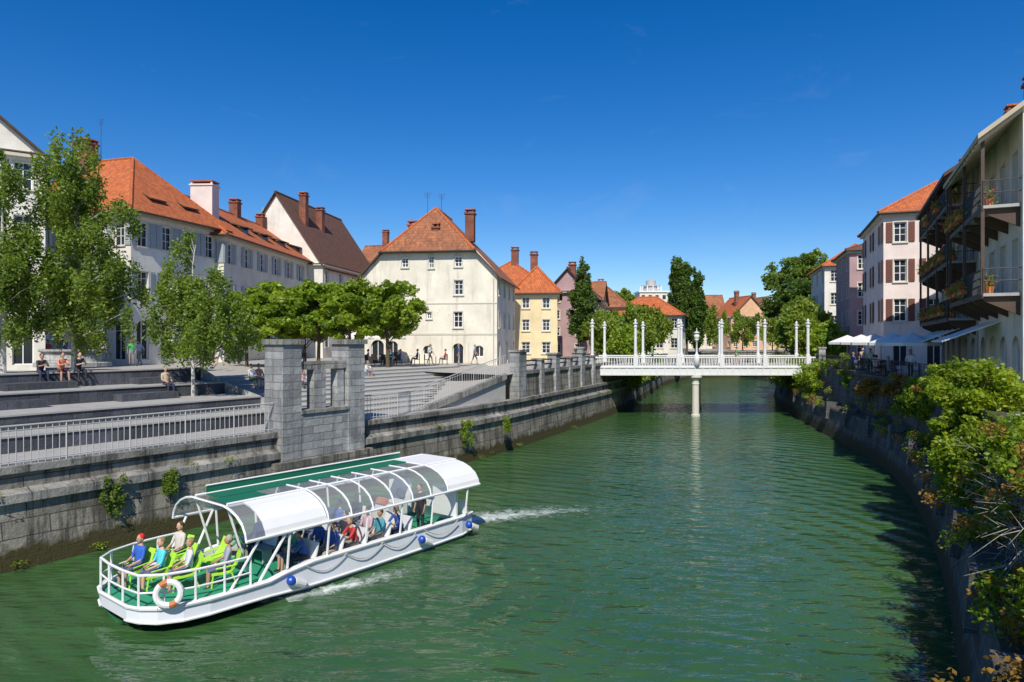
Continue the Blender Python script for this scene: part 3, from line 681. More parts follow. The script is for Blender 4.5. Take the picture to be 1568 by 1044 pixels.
for i,(x,y) in enumerate([(4.45,-1.3),(4.5,-.75),(5.35,-1.35),(6.25,-1.3),(6.3,-.7),(4.5,1.2),(5.4,.9),(7.2,-1.3),(6.3,1.2),(3.6,.6),(5.4,-.6),(7.2,-.7),(8.1,-1.3),(8.1,1.0),(7.2,.8),(6.3,.6)]):
    w=B.W(x+.18,y,.3-.02); fd=B.rot+math.pi+random.uniform(-.4,.4)
    person('boat_passenger','sit' if i%3 else 'lean',w,(math.cos(fd),math.sin(fd)))
w=B.W(9.5,-1.0,.3); person('boat_driver','stand',w,(-ax.x,-ax.y),(.03,.03,.04),(.03,.03,.04),(.03,.02,.01),False)
B.finish()
bw=lambda x,y:Vector(B.W(x,y)[:2])
foam('wake_foam',[bw(11.6,0),bw(12.8,-.3),bw(14,-.9),bw(15.6,-1.9),bw(17.4,-3.2),bw(19.5,-5)],2.0,3.6)
foam('wake_foam',[bw(3.6,-1.9),bw(4.6,-2.2),bw(5.8,-2.5),bw(7.2,-2.8),bw(9,-3.2)],.8,1.8)
foam('wake_foam',[bw(2.4,-.6),bw(3.2,-1.5),bw(4.6,-2.2)],.5,.8)
foam('wake_foam',[bw(3.2,2.0),bw(5,2.3),bw(8,2.7)],.3,.7)
# ------------------------------------------------------------ bridge
G=Grp('footbridge'); yb=63.5; xa,xb=7.2,27.9; sk=2.1/7.5
def bx(mb,x0,x1,y0,y1,z0,z1,mat):
    f=lambda x,y:(x+(y-yb)*sk,y)
    mb.hexa([(*f(x0,y0),z0),(*f(x1,y0),z0),(*f(x1,y1),z0),(*f(x0,y1),z0),(*f(x0,y0),z1),(*f(x1,y0),z1),(*f(x1,y1),z1),(*f(x0,y1),z1)],mat)
dk=G['deck']
bx(dk,xa-1,xb+1.2,yb,yb+7.5,4.2,4.72,'tread')
for y0 in (yb-.35,yb+7.5):
    bx(dk,xa-.3,xb+.3,y0,y0+.35-.003,3.95,4.5,'bwhite'); bx(dk,xa-.3,xb+.3,y0-.08,y0+.43,4.502,4.62,'bwhite'); bx(dk,xa-.3,xb+.3,y0-.05,y0+.38,3.82,3.948,'bwhite')
    for x in np.arange(xa,xb,.7): bx(dk,x,x+.08,y0-.06,y0-.003,3.96,4.49,'bwhite')
    rl=G['balustrade']
    bx(rl,xa-.3,xb+.3,y0+.08,y0+.27,5.42,5.54,'bwhite'); bx(rl,xa-.3,xb+.3,y0+.08,y0+.27,4.622,4.72,'bwhite')
    for x in np.arange(xa-.2,xb+.2,.26):
        xx=x+(y0-yb)*sk; rl.tube((xx,y0+.17,4.72),(xx,y0+.17,5.42),.036,.036,'bwhite',5,False)
    for i in range(6):
        x=xa+.35+i*(xb-xa-.7)/5; xx=x+(y0-yb)*sk; y=y0+.17; c=G['columns']
        bx(c,x-.22,x+.22,y-.22,y+.22,4.625,5.6,'bwhite')
        c.lathe(xx,y,[(.19,5.6),(.19,5.72),(.14,5.77),(.125,8.2),(.14,8.22),(.19,8.35),(.14,8.42),(.14,8.5),(.24,8.6),(.24,8.7)],'bwhite',14)
        c.lathe(xx,y,[(.1,8.701),(.1,8.8),(.16,8.9),(.05,9.02),(.02,9.08)],'bwhite',10)
for dx in (0,2.1):
    y=yb+.1 if dx==0 else yb+7.2; x=17.1+dx
    G['pier'].lathe(x,y,[(.42,-1),(.42,.15),(.33,.2),(.31,2.9),(.33,2.92),(.36,3.0),(.33,3.1),(.33,3.3),(.5,3.5),(.62,3.62),(.62,3.81)],'trim',16)
lx=17.1; ly=yb-.3
G['lamp'].lathe(lx,ly,[(.26,4.62),(.26,5.7),(.12,5.8),(.08,6.0),(.08,7.0),(.2,7.1),(.2,7.2)],'bwhite',12)
G['lamp'].ell((lx,ly,7.45),(.26,.26,.28),'umb',12,8); G['lamp'].lathe(lx,ly,[(.3,7.7),(.3,7.76),(.05,7.95),(.03,8.2)],'rail',12)
bx(G['abutment'],xa-1.5,xa+1.0,yb-.6,yb+8.2,-1,4.19,'quay'); bx(G['abutment'],xb-.6,xb+2.0,yb-.6,yb+8.2,-1,4.19,'quay')
for x in (xb+.9,xa-.8): 
    bx(G['abutment'],x-.3,x+.3,yb-.4,yb+.2,4.2,6.3,'pill'); bx(G['abutment'],x-.38,x+.38,yb-.48,yb+.28,6.302,6.45,'pill')
G.sm.update({'lamp'}); G.finish()
for x,y,f in ((12,66,(1,0)),(14,68,(-1,.2)),(22,67,(1,0))): person('pedestrian','walk',(x,y,4.72),f)
# ------------------------------------------------------------ buildings left
def corner(cx,cy,W,rot): return cx-W*math.cos(R(rot)),cy-W*math.sin(R(rot))
x,y=corner(-30.7,55,14,-16.8)
G=house('townhouse',x,y,-16.8,14,10.1,5.4,17.5,23.4,'hip','white_pl','tile',cols=5,scols=4,ww=1.1,kind='s',sh='shut_g',ground='arch',nrow=3,ov=.8,inset=5,chim=((4.8,4.0,19,24.6,1.5,1.2),),finish=False)
antenna(G,5.4,5,23.2,4)
for yy in (3.2,7): 
    dz=19.3; G['dormer'].slab([(12.2,yy-1,dz+.6),(13.7,yy-.9,dz-.25),(13.7,yy+.9,dz-.25),(12.2,yy+1,dz+.6)],.12,'tile','wood'); G['dormer'].box(12.5,13.3,yy-.7,yy+.7,dz-.9,dz-.15,'wood')
G.finish()
x,y=corner(-27.1,64.2,12,-3.2)
G=house('townhouse',x,y,-3.2,12,32,5.4,17.0,21.6,'hip','pale','tile',cols=3,scols=9,ww=1.1,kind='s',sh='shut_g',nrow=3,ov=.7,inset=3,chim=((8.4,3.4,18,22.3,2.2,1.4,'pink'),(6,15,20,23.0,1.0,1.0),(6,22,20,22.6)),finish=False)
for yy in (7,12,17,22,27): 
    dz=18.7; G['dormer'].slab([(9.4,yy-1,dz+.65),(11.3,yy-.9,dz+.1),(11.3,yy+.9,dz+.1),(9.4,yy+1,dz+.65)],.12,'tile','wood'); G['dormer'].box(10,10.9,yy-.7,yy+.7,dz-.7,dz+.1,'glass')
G.finish()
house('gabled_house',-36.2,88,-9,12.5,20,5,16.8,26,'gy','white_pl','tile_br',cols=0,scols=5,nrow=3,chim=((8.5,3,22,26.0),(8.5,8,22,25)))
x,y=corner(-30.9,45.2,12,36)
house('townhouse',x,y,36,12,14,5.4,19.3,24.6,'gy','white_pl','tile_br',cols=4,scols=3,nrow=4,ground='arch')
house('townhouse',-62,75,-10,18,16,5.4,17,22,'hip','pale','tile',cols=4,scols=3,nrow=3)
house('townhouse',-27,112,-15,16,14,5,17,23.5,'gx','pale','tile_old',cols=5,scols=3,nrow=3,chim=((4,6,20,25.5),(12,6,20,26)))
house('townhouse',-18,100,-8,9,12,5,16.5,21,'hip','peach','tile',cols=3,scols=3,nrow=3,chim=((3,5,18,22.5),(6,6,18,23)))
G=Grp('church_tower',(-43,118,0)); G['tower'].box(-.9,.9,-.9,.9,5,26,'cream')
G['cupola'].lathe(0,0,[(1.3,26),(1.35,26.6),(.95,27.6),(.45,28.1),(.45,28.8),(.6,28.9),(.2,29.8),(.04,30.2),(.03,31.4)],'copper',12); G.finish()
G=Grp('cream_gabled_house',(-13.6,61.7,0),R(-7.8)); W=12.4; D=12.0; zb=4.9; ze=13.0; zh=15.35; zr=19.4
arc=[(.9,2.1,zb,7.1,'arch'),(2.4,3.4,zb+.6,7.0,'arch'),(5.7,6.6,zb+.9,6.6,'arch'),(8.4,9.4,zb,6.8,'arch'),(10.4,11.2,zb+.7,6.6,'arch')]
facade(G,(0,0),(1,0),(0,-1),W,zb-.6,ze,[(3.6,4.35,11.2,12.35),(8.55,9.35,11.1,12.4),(6.05,6.5,9.0,9.6),(8.5,9.3,8.2,9.6)]+arc,'cream')
xo=2.05
facade(G,(xo,0),(1,0),(0,-1),W-2*xo,ze,zh,[(1.7,2.3,13.6,14.45),(4.2,4.65,13.5,14.6),(6.55,7.2,13.6,14.5)],'cream')
w=G['walls']; w.poly([(0,0,ze),(xo,0,ze),(xo,0,zh-.1)],'cream'); w.poly([(W,0,ze),(W-xo,0,ze),(W-xo,0,zh-.1)],'cream')
facade(G,(W,0),(0,1),(1,0),D,zb-.6,ze,grid_ops(D,4,[(8.2,9.6),(11.1,12.3)],.8)+grid_ops(D,3,[(zb,7)],1.2,'arch'),'cream')
facade(G,(0,0),(0,1),(-1,0),D,zb-.6,ze,grid_ops(D,3,[(8.2,9.6),(11.1,12.3)],.8),'cream')
w.poly([(0,D,zb),(W,D,zb),(W,D,ze),(W/2,D,zr-.3),(0,D,ze)],'cream')
G['window_trim'].box(.01,W-.01,-.05,-.004,7.55,7.7,'trim'); G['window_trim'].box(.01,W-.01,-.05,-.004,10.3,10.4,'trim')
r=G['roof']; o=.45; k=(zr-ze)/(W/2); zo=ze-k*o
for mir in (0,1):
    X=(lambda a:W-a) if mir else (lambda a:a)
    r.slab([(X(-o),-o,zo),(X(xo-.1),-o,ze+k*(xo-.1)),(X(W/2),2.8,zr),(X(W/2),D-2.8,zr),(X(xo),D+o,ze+k*xo),(X(-o),D+o,zo)],.16,'tile_old','wood')
    r.tube((X(xo-.1),-o,ze+k*(xo-.1)),(X(W/2),2.8,zr),.13,.13,'tile',6)
za=ze+k*(xo-.1)
r.slab([(xo-.1,-o-.05,za-.05),(W-xo+.1,-o-.05,za-.05),(W/2,2.8,zr+.02)],.16,'tile_old','wood'); r.tube((W/2,2.8,zr),(W/2,D-2.8,zr),.14,.14,'tile',6)
r.tube((xo-.3,-o-.12,za-.1),(W-xo+.3,-o-.12,za-.1),.08,.08,'iron',6)
chimney(G,3.2,5.5,15,18.2,.8,.8); chimney(G,9.0,5,16.5,19.1,.85,.85); chimney(G,6.6,1.2,15.6,17.2,.6,.5)
antenna(G,4.6,5.8,18,3.5); antenna(G,6.0,5.8,19.3,2)
G['drainpipe'].tube((W-.3,-.08,5),(W-.3,-.08,zo),.05,.05,'rail',6)
G.finish()
house('yellow_townhouse',.3,74,-4,4.6,11,4.9,12.2,15.3,'hip','yellow','tile',cols=2,scols=3,nrow=3,ww=.8)
house('townhouse',-5,86,-6,9,10,4.9,14,17.5,'hip','cream2','tile',cols=3,scols=3,nrow=3,chim=((5,4,15.5,18.8),(7.5,4,14,18.2)))
house('townhouse',4.6,90,-12,5.5,14,4.8,13.6,16.6,'gy','mauve','tile_br',cols=2,scols=4,nrow=4,chim=((3,3,15,17.2),))
house('townhouse',7.5,104,-12,6,12,4.8,13.2,16.4,'gx','peach','tile_old',cols=3,scols=4,nrow=3,chim=((3,3,15,17.6),))
house('townhouse',12,118,-14,8,12,4.8,12.8,16.6,'hip','cream2','tile_old',cols=3,scols=4,nrow=3,chim=((3,3,15,17.4),))
house('low_house',16.5,116,-18,12,9,4.8,11.3,14.6,'hip','white_pl','tile',cols=5,scols=3,nrow=2)
for (x,y,rt,W_,ze_,zr_,wl,tl) in ((53,165,10,10,13,18,'peach','tile'),(47,190,-5,12,15,20,'cream','tile_old'),(60,175,12,8,12.5,16,'yellow','tile'),(64,185,6,10,15,19,'peach','tile_old'),(71,195,0,12,13.5,18,'peach','tile'),(40,205,8,14,14,18.5,'pink','tile'),(84,200,-6,12,16,20,'cream','tile'),(20,170,-6,14,12,16,'cream','tile'),(0,160,-6,16,15,20,'cream','tile_old'),(-24,160,4,16,17,22,'cream','tile'),(30,230,4,20,15,19,'cream','tile_old'),(95,230,4,20,15,19,'cream','tile')):
    house('distant_house',x,y,rt,W_,10,4.8,ze_,zr_,'gx' if W_>10 else 'gy',wl,tl,cols=4,scols=3,nrow=3,chim=((3,3,ze_,zr_+.9),))
G=Grp('tower_block',(61,300,0)); G['walls'].box(-6,6,-6,6,5,28,'cream')
for z in (8,11.5,15,18.5,22,25): 
    for x in (-4.5,-1.5,1.5,4.5): G['windows'].box(x-.7,x+.7,-6.05,-6.003,z,z+1.8,'glass')
G['cornice'].box(-6.5,6.5,-6.5,6.5,28.002,28.6,'white')
G['rotunda'].lathe(0,0,[(3.6,28.6),(3.6,28.9),(3.4,28.9),(3.4,30.8),(4,30.9),(4,31.3),(2.2,31.5),(2.2,33.4),(.5,34),(.08,34.4),(.05,36.5)],'rail',16)
for i in range(12): a=i*math.pi/6; G['rotunda'].tube((4.6*math.cos(a),4.6*math.sin(a),28.6),(4.6*math.cos(a),4.6*math.sin(a),31),.25,.25,'white',6)
G.finish()
# ------------------------------------------------------------ buildings right
house('pink_townhouse',30.2,55.5,-20.5,9.5,12.5,4.8,17.4,20.6,'hip','pink','tile',rows=[(5.1,7.4),(8.6,10.4),(11.8,13.6),(15,16.6)],cols=4,scols=3,lcols=3,ww=.9,kind='s',sh='shut_b',ground='arch',chim=((6.6,3.5,18.5,21.6,.9,.7),))
house('mauve_townhouse',35.6,72,-18,7,10,4.8,16.6,18,'hip','mauve','tile_br',cols=3,scols=2,lcols=3,nrow=4,ww=.8)
house('townhouse',41.2,90,-16,9,12,4.8,16.9,20.2,'hip','white_pl','tile',cols=3,scols=2,lcols=3,nrow=4,ww=.9)
FP=Vector((23.7,34.6)); FD=Vector((.431,.902)).normalized()
def balcony_house(s0,s1,wall,ze,zr,levels,under='wood'):
    p=FP+FD*s0; rot=math.atan2(FD.y,FD.x)-math.pi/2
    G=Grp('balcony_house',(p.x,p.y,0),rot); D=s1-s0; W=11
    ops=[]
    n=max(2,int(D/2.2))
    for z in levels: ops+=grid_ops(D,n,[(z+.1,z+2.2)],1.0,'w',m=1.1)
    ops+=grid_ops(D,n,[(4.85,7.2)],1.3,'arch',m=1.2)
    facade(G,(0,0),(0,1),(-1,0),D,4.2,ze,ops,wall); facade(G,(0,0),(1,0),(0,-1),W,4.2,ze,grid_ops(W,4,[(z+.4,z+2) for z in levels],1.0),wall)
    G['walls'].poly([(W,0,4.2),(W,D,4.2),(W,D,ze),(W,0,ze)],wall); G['walls'].poly([(0,D,4.2),(W,D,4.2),(W,D,ze),(0,D,ze)],wall)
    for yy in (0,D): G['walls'].poly([(0,yy,ze),(W,yy,ze),(W/2,yy,zr-.2)],wall)
    o=1.5; k=(zr-ze)/(W/2)
    G['roof'].slab([(-o,-.3,ze-k*o+.1),(W/2,-.3,zr),(W/2,D+.3,zr),(-o,D+.3,ze-k*o+.1)],.2,'tile',under); G['roof'].slab([(W+.5,-.3,ze-k*.5),(W+.5,D+.3,ze-k*.5),(W/2,D+.3,zr),(W/2,-.3,zr)],.2,'tile','wood')
    for y in np.arange(0,D,.7): G['rafters'].hexa([(-o+.05,y,ze-k*o-.25),(-.003,y,ze-.28),(-.003,y+.12,ze-.28),(-o+.05,y+.12,ze-k*o-.25),(-o+.05,y,ze-k*o-.1),(-.003,y,ze-.12),(-.003,y+.12,ze-.12),(-o+.05,y+.12,ze-k*o-.1)],under)
    for z in levels:
        b=G['balcony']; bo=1.25
        b.box(-bo,-.003,.2,D-.2,z-.12,z,'tread'); b.box(-bo-.04,-bo-.002,.2,D-.2,z-.2,z+.02,'wood')
        for zz in (z+.35,z+.65,z+.98): b.tube((-bo,.2,zz),(-bo,D-.2,zz),.02,.02,'iron',5)
        for y in np.arange(.2,D-.19,.14): b.tube((-bo,y,z),(-bo,y,z+.98),.013,.013,'iron',4,False)
        for y in (.22,D-.22):
            for zz in (z+.5,z+.98): b.tube((-bo,y,zz),(0,y,zz),.02,.02,'iron',5)
            for x in np.arange(-bo,0,.14): b.tube((x,y,z),(x,y,z+.98),.013,.013,'iron',4,False)
        for y in np.arange(.4,D-.2,2.1):
            b.hexa([(-bo+.05,y,z-.3),(-.003,y,z-.9),(-.003,y+.1,z-.9),(-bo+.05,y+.1,z-.3),(-bo+.05,y,z-.121),(-.003,y,z-.121),(-.003,y+.1,z-.121),(-bo+.05,y+.1,z-.121)],'wood')
        for y in np.arange(.8,D-.6,1.7):
            G['pots'].lathe(-bo+.3,y,[(.12,z+.003),(.17,z+.32),(.14,z+.32)],'terracotta',10)
            for _ in range(90):
                pp_=Vector((-bo+.3+random.gauss(0,.15),y+random.gauss(0,.15),z+.52+random.gauss(0,.17))); a=Vector(rng.normal(0,1,3)).normalized(); b2=a.orthogonal().normalized()
                G['pots'].poly([pp_+a*.08,pp_+b2*.04,pp_-a*.08,pp_-b2*.04],'plane' if random.random()<.85 else 'red')
    for y in np.linspace(.3,D-.3,max(3,int(D/3))): G['balcony_posts'].box(-1.32,-1.2,y-.06,y+.06,levels[0]-.1,ze-k*1.2-.1,'wood')
    return G
def flowerbox(x,y,z,rot,L_=1.0,red=.35,i=0):
    G=Grp('flower_box',(x,y,z),rot); G['planter'].box(-L_/2,L_/2,-.12,.12,0,.2,'terracotta')
    pts=rng.normal(0,1,(int(300*L_),3))*np.array([L_*.3,.13,.15])+np.array([0,0,.3]); mb=G['flowers']
    for p in pts:
        a=Vector(rng.normal(0,1,3)).normalized(); b_=a.orthogonal().normalized(); p=Vector(p); s=.055
        mb.poly([p+a*s,p+b_*s*.7,p-a*s,p-b_*s*.7],'red' if random.random()<red else 'bush')
    G.finish()
G=balcony_house(.6,14.3,'beige',16.7,20.5,[8.2,11.2,14.2]); chimney(G,3.5,3,18,21.5); chimney(G,3.5,10,18,21.2); G.finish(); G1=G
G=balcony_house(-9,.3,'cream',16.2,20.4,[8.9,12.4],'beige'); chimney(G,2.2,8.2,17,19.4); G.finish(); G2=G
for s,z in ((4.5,9.0),(6.2,9.0),(7.8,9.0),(5.4,12.5),(7.4,12.5),(8.6,12.5)):
    p=G2.W(-1.38,s); flowerbox(p[0],p[1],z+.1,G2.rot+math.pi/2,1.1)
for s,z in ((2,8.3),(5,8.3),(8,8.3),(11,8.3),(2,11.3),(5,11.3),(8,11.3),(11,11.3),(4,14.3),(9,14.3)):
    p=G1.W(-1.38,s); flowerbox(p[0],p[1],z+.1,G1.rot+math.pi/2,1.0,.3)
mb=MB()
for s0,s1 in ((3,7),(8.5,12),(-5,-1)):
    a=FP+FD*s0; b_=FP+FD*s1; n=Vector((-FD.y,FD.x))
    mb.slab([(a.x,a.y,7.9),(b_.x,b_.y,7.9),(b_.x+n.x*2.2,b_.y+n.y*2.2,7.0),(a.x+n.x*2.2,a.y+n.y*2.2,7.0)],.06,'umb')
mb.build('shop_awning')
def umbrella(x,y,z,r=1.7,h=2.5):
    G=Grp('cafe_umbrella',(x,y,z)); G['pole'].tube((0,0,0),(0,0,h+.3),.03,.03,'rail'); n=8
    for i in range(n):
        a=2*math.pi*i/n;b=2*math.pi*(i+1)/n
        A=(r*math.cos(a),r*math.sin(a),h-.3);C=(r*math.cos(b),r*math.sin(b),h-.3)
        G['canopy'].poly([A,C,(0,0,h+.3)],'umb'); G['canopy'].poly([A,C,(C[0],C[1],h-.48),(A[0],A[1],h-.48)],'umb')
        G['ribs'].tube((A[0],A[1],h-.32),(0,0,h+.27),.012,.012,'rail',4)
    G['base'].box(-.3,.3,-.3,.3,0,.1,'iron'); G.finish()
def cafe_table(x,y,z):
    G=Grp('cafe_table',(x,y,z),random.random()*3); G['top'].lathe(0,0,[(.38,.72),(.38,.75)],'white',14); G['leg'].tube((0,0,0),(0,0,.72),.03,.03,'iron'); G['leg'].lathe(0,0,[(.25,0),(.2,.04)],'iron',10)
    for a in (0,math.pi):
        cx=.75*math.cos(a); s=math.cos(a); ch=G['chairs']; ch.box(cx-.22,cx+.22,-.22,.22,.42,.46,'wood'); ch.box(cx+s*.2-.02,cx+s*.2+.02,-.22,.22,.462,.9,'wood')
        for u in (-.2,.2):
            for v in (-.2,.2): ch.tube((cx+u,v,0),(cx+u,v,.42),.018,.018,'iron',5)
    G.finish()
for x,y in ((25.2,47.5),(26.6,52),(24.3,43.5),(28.0,57),(23.4,40.0)): umbrella(x,y,4.75,1.55,2.45)
for x,y in ((25.2,46),(26.6,49.5),(24.6,44.6),(28.3,55),(23.4,41)):
    cafe_table(x,y,4.76); person('cafe_guest','sit',(x-.75,y,4.76),(1,0)); 
for x,y in ((26,50.6),(24.5,42.0),(27.4,53.5),(23,39.4),(25.4,48.4)): person('pedestrian','walk',(x,y,4.76),(-.4,-.9))
for i,(x,y) in enumerate(((-11,57.5),(-8.8,57.8),(-6.4,57.4),(-12.6,56),(-9.9,55.6))):
    cafe_table(x,y,5.0); person('cafe_guest','sit',(x+.75,y,5.0),(-1,0)); 
umbrella(-10.6,58.8,5.0,1.5,2.6); umbrella(-13.2,58.6,5.0,1.5,2.6)
person('pedestrian','walk',(-3.2,58.0,4.99),(1,.2),(.3,.32,.35),(.05,.05,.08)); person('pedestrian','stand',(-4.5,57.9,4.99),(-1,-.2)); person('pedestrian','walk',(-16,52,5.12),(1,0))
person('pedestrian','walk',(-22,46,5.3),(1,0)); person('pedestrian','stand',(-26.2,47,5.35),(.5,-1),(.05,.4,.15),(.3,.28,.25)); person('pedestrian','stand',(-37,52,5.35),(.5,-1),(.02,.02,.02)); person('pedestrian','walk',(-34,50,5.35),(1,-.3),(.5,.05,.04)); person('pedestrian','walk',(-20.5,47,5.3),(-1,0)); person('pedestrian','stand',(-30,50,5.35),(1,-1))
def terrace_seat(k,o,z):
    d=(o+24.16)/(-.824*k+.566); return (k*d,d,z)
sd=(-SN.x,-SN.y)
person('sitting_woman','lean',terrace_seat(-.661,10.35,5.13),sd,(.7,.25,.15),(.1,.03,.02),(.02,.012,.01),True,1.03)
person('sitting_man','lean',terrace_seat(-.636,10.35,5.13),sd,(.02,.025,.03),(.03,.03,.04),(.02,.012,.01),False,1.03)
person('sitting_person','sit',terrace_seat(-.381,8.1,4.43),sd,(.6,.6,.6),(.05,.2,.08),None,True)
person('sitting_person','sit',terrace_seat(-.370,8.15,4.43),sd,(.55,.25,.2),(.05,.05,.08),None,True)
for s_,k_ in ((14.5,3),(17.5,6),(21,7),(24,8),(5,-1),(9.5,-2)):
    if k_>=0: person('sitting_person','lean',LW(s_,3.2+k_*.78+.35,3.11+(k_+1)*.19-.45),sd)
    else: person('sitting_person','lean' if k_==-1 else 'sit',LW(s_,10.35 if k_==-1 else 8.15,5.13 if k_==-1 else 4.43),sd)
for x_,y_ in ((-19,44.5),(-24,44),(-31,47),(-7,58.2),(-12,54)): person('pedestrian','walk',(x_,y_,5.35 if x_<-15 else 5.02),(random.choice((-1,1)),random.uniform(-.5,.5)))
G=Grp('stone_fountain',(-28.6,44.5,5.35)); G['basin'].lathe(0,0,[(2.2,0),(2.2,.25),(1.8,.3),(1.75,.9),(1.95,1.0),(1.95,1.12),(1.7,1.12),(1.65,.85),(0.1,.85)],'pill',16)
G['bowl'].lathe(0,0,[(.35,.85),(.3,1.6),(.5,1.7),(1.3,2.1),(1.4,2.25),(1.2,2.25),(.2,2.0),(.18,2.7),(.3,2.8),(.05,3.1)],'pill',16); G.finish()
# ------------------------------------------------------------ vegetation
def leafmesh(name,C,rad,per,size,mat,parent=None,droop=0,aspect=.6):
    C=np.array(C);rad=np.array(rad); n=len(C)*per
    c=np.repeat(C,per,0); r=np.repeat(rad,per,0)
    d=rng.normal(0,1,(n,3)); d/=np.linalg.norm(d,axis=1)[:,None]; u=rng.random((n,1))**.5
    p=c+d*r*u
    if droop: p[:,2]-=droop*rng.random(n)**2
    a=rng.normal(0,1,(n,3)); a[:,2]*=.6+droop*.4; a/=np.linalg.norm(a,axis=1)[:,None]
    b=np.cross(a,rng.normal(0,1,(n,3))); b/=np.linalg.norm(b,axis=1)[:,None]
    s=size*(.6+.8*rng.random((n,1)))
    V=np.empty((n,4,3)); V[:,0]=p+a*s;V[:,1]=p+b*s*aspect;V[:,2]=p-a*s;V[:,3]=p-b*s*aspect
    me=bpy.data.meshes.new(name); me.vertices.add(4*n); me.vertices.foreach_set('co',V.ravel()); me.loops.add(4*n); me.loops.foreach_set('vertex_index',np.arange(4*n,dtype=np.int32))
    me.polygons.add(n); me.polygons.foreach_set('loop_start',np.arange(0,4*n,4,dtype=np.int32)); me.update(calc_edges=True)
    me.materials.append(M[mat]); ob=bpy.data.objects.new(name,me); scene.collection.objects.link(ob)
    if parent: ob.parent=parent
    return ob
def tree(name,x,y,z0,crown,nc,per,size,mat,bark='bark',tr=.2,cr=(.7,.7,.6),droop=0,trunk_top=None,lean=(0,0)):
    e=bpy.data.objects.new(name,None); scene.collection.objects.link(e); e.location=(x,y,z0)
    vol=[c[3]*c[4]*c[5] for c in crown]; C=[]
    for k in range(nc):
        c=random.choices(crown,[v_**.8 for v_ in vol])[0]
        d=Vector(rng.normal(0,1,3)).normalized(); u=random.random()**.45
        C.append((c[0]+d.x*c[3]*u,c[1]+d.y*c[4]*u,c[2]+d.z*c[5]*u))
    zmax=max(c[2] for c in C); zt=trunk_top or zmax*.93
    mb=MB(); n=7; prev=Vector((0,0,-.3)); pts=[prev]
    for i in range(1,n+1):
        t=i/n; pts.append(Vector((lean[0]*t+random.uniform(-.1,.1)*t,lean[1]*t+random.uniform(-.1,.1)*t,zt*t)))
    for i in range(n): mb.tube(pts[i],pts[i+1],tr*(1-i/n*.85),tr*(1-(i+1)/n*.85),bark,8,False)
    for c in C[::2]:
        c=Vector(c); f=max(.15,min(.95,(c.z-.5-.35*math.hypot(c.x,c.y))/zt)); i=min(n-1,int(f*n)); s=pts[i].lerp(pts[i+1],f*n-i) ; mid=s.lerp(c,.5)+Vector((0,0,.15)); r0=tr*.32*(1-f*.6)
        mb.tube(s,mid,r0,r0*.6,bark,5,False); mb.tube(mid,c,r0*.6,r0*.15,bark,4,False)
    mb.build('trunk',e)
    rad=[tuple(q*random.uniform(.5,1.3) for q in cr) for _ in C]
    leafmesh('foliage',C,rad,per,size,mat,e,droop); return e
tree('birch_tree',-23.4,36.5,5.2,[(.4,0,4.4,3.4,2.8,2.9),(.4,0,7.6,2.8,2.4,2.6),(-.1,0,10.8,1.7,1.6,2.9)],230,175,.085,'birch','birchbark',.17,(.5,.5,.6),.7)
tree('birch_tree',-24.9,33.4,5.2,[(-.3,0,4.6,2.2,2.2,3.2),(-.4,0,8.2,1.7,1.6,3.4)],160,165,.085,'birch','birchbark',.15,(.5,.5,.6),.7)
tree('birch_tree',-15.6,33.4,4.3,[(.5,0,3.6,2.6,2.3,1.9),(.1,0,5.0,1.9,1.6,1.6),(-.7,0,7.2,.6,.6,1.5)],150,165,.075,'birch','birchbark',.1,(.42,.42,.5),.6)
for x,y,h,s in ((-18.0,50.5,0,1),(-14.6,51.5,.5,1.08),(-12.0,50.6,.3,1.0),(-9.4,51.6,.4,1.0),(-20.6,53,-.2,1),(-16.4,54,.2,1)):
    tree('plane_tree',x,y,5.05,[(0,0,3.7+h,2.6*s,2.3,2.1),(.3,0,5.0+h,1.6*s,1.5,1.1)],85,150,.15,'plane','bark',.16,(.65,.65,.45))
tree('poplar_tree',8.2,80,4.8,[(0,0,5.5,1.5,1.5,3.8),(0,0,8.6,.9,.9,3.0)],70,160,.16,'dark','bark',.2,(.6,.6,.9))
for dx,h in ((0,0),(1.9,-.7),(3.8,-1.6)): tree('poplar_tree',29.5+dx,122+dx*.3,4.8,[(0,0,8+h,1.5,1.5,6),(0,0,12.8+h,1.1,1.1,4)],85,140,.23,'dark','bark',.25,(.7,.7,1.2))
for x,y,r_,h,mt in ((10.5,77,2.4,3.6,'willow'),(13.4,80,2.6,4.0,'willow'),(15.8,86,2.4,4.2,'willow'),(18.5,94,2.6,4.4,'willow'),(21.5,104,2.8,4.6,'willow'),(12,73.4,1.6,2.4,'plane'),(33,79,2.4,4.2,'willow'),(36,84,2.8,4.8,'willow'),(39,92,3.2,5.2,'willow'),(43,98,3.4,5.6,'plane'),(46.5,106,3.4,5.8,'willow'),(52,114,4,6.6,'willow'),(60,122,4.5,6.8,'willow'),(36,132,4,6,'willow'),(43,142,4,6,'willow'),(50,148,4,6,'willow'),(33.5,73,1.8,2.8,'plane'),(58,152,4,6,'willow')):
    tree('willow_tree',x,y,4.7,[(0,0,h,r_,r_,h*.62)],50,150,.19,mt,'bark',.16,(.7,.7,.7),1.3)
for x,y,r_,h in ((50,118,6.5,12),(57,124,6,11),(46,112,4,7),(64,128,5,9),(54,112,5,8)): tree('chestnut_tree',x,y,4.7,[(0,0,h,r_,r_*.9,5.0),(1,0,h+3,r_*.6,r_*.6,3)],120,150,.26,'birch' if x!=46 else 'dark','bark',.35,(1.2,1.2,.9))
tree('maple_tree',24,150,4.8,[(0,0,9.5,4,4,4)],60,120,.35,'willow','bark',.3,(1.2,1.2,1))
C=[];
for k in range(420): a=random.uniform(-.62,.75); d_=random.uniform(230,290); C.append((a*d_,d_,random.uniform(5,12.5)))
leafmesh('distant_trees',C,[(3.5,3.5,2.6)]*len(C),70,.9,'dark')
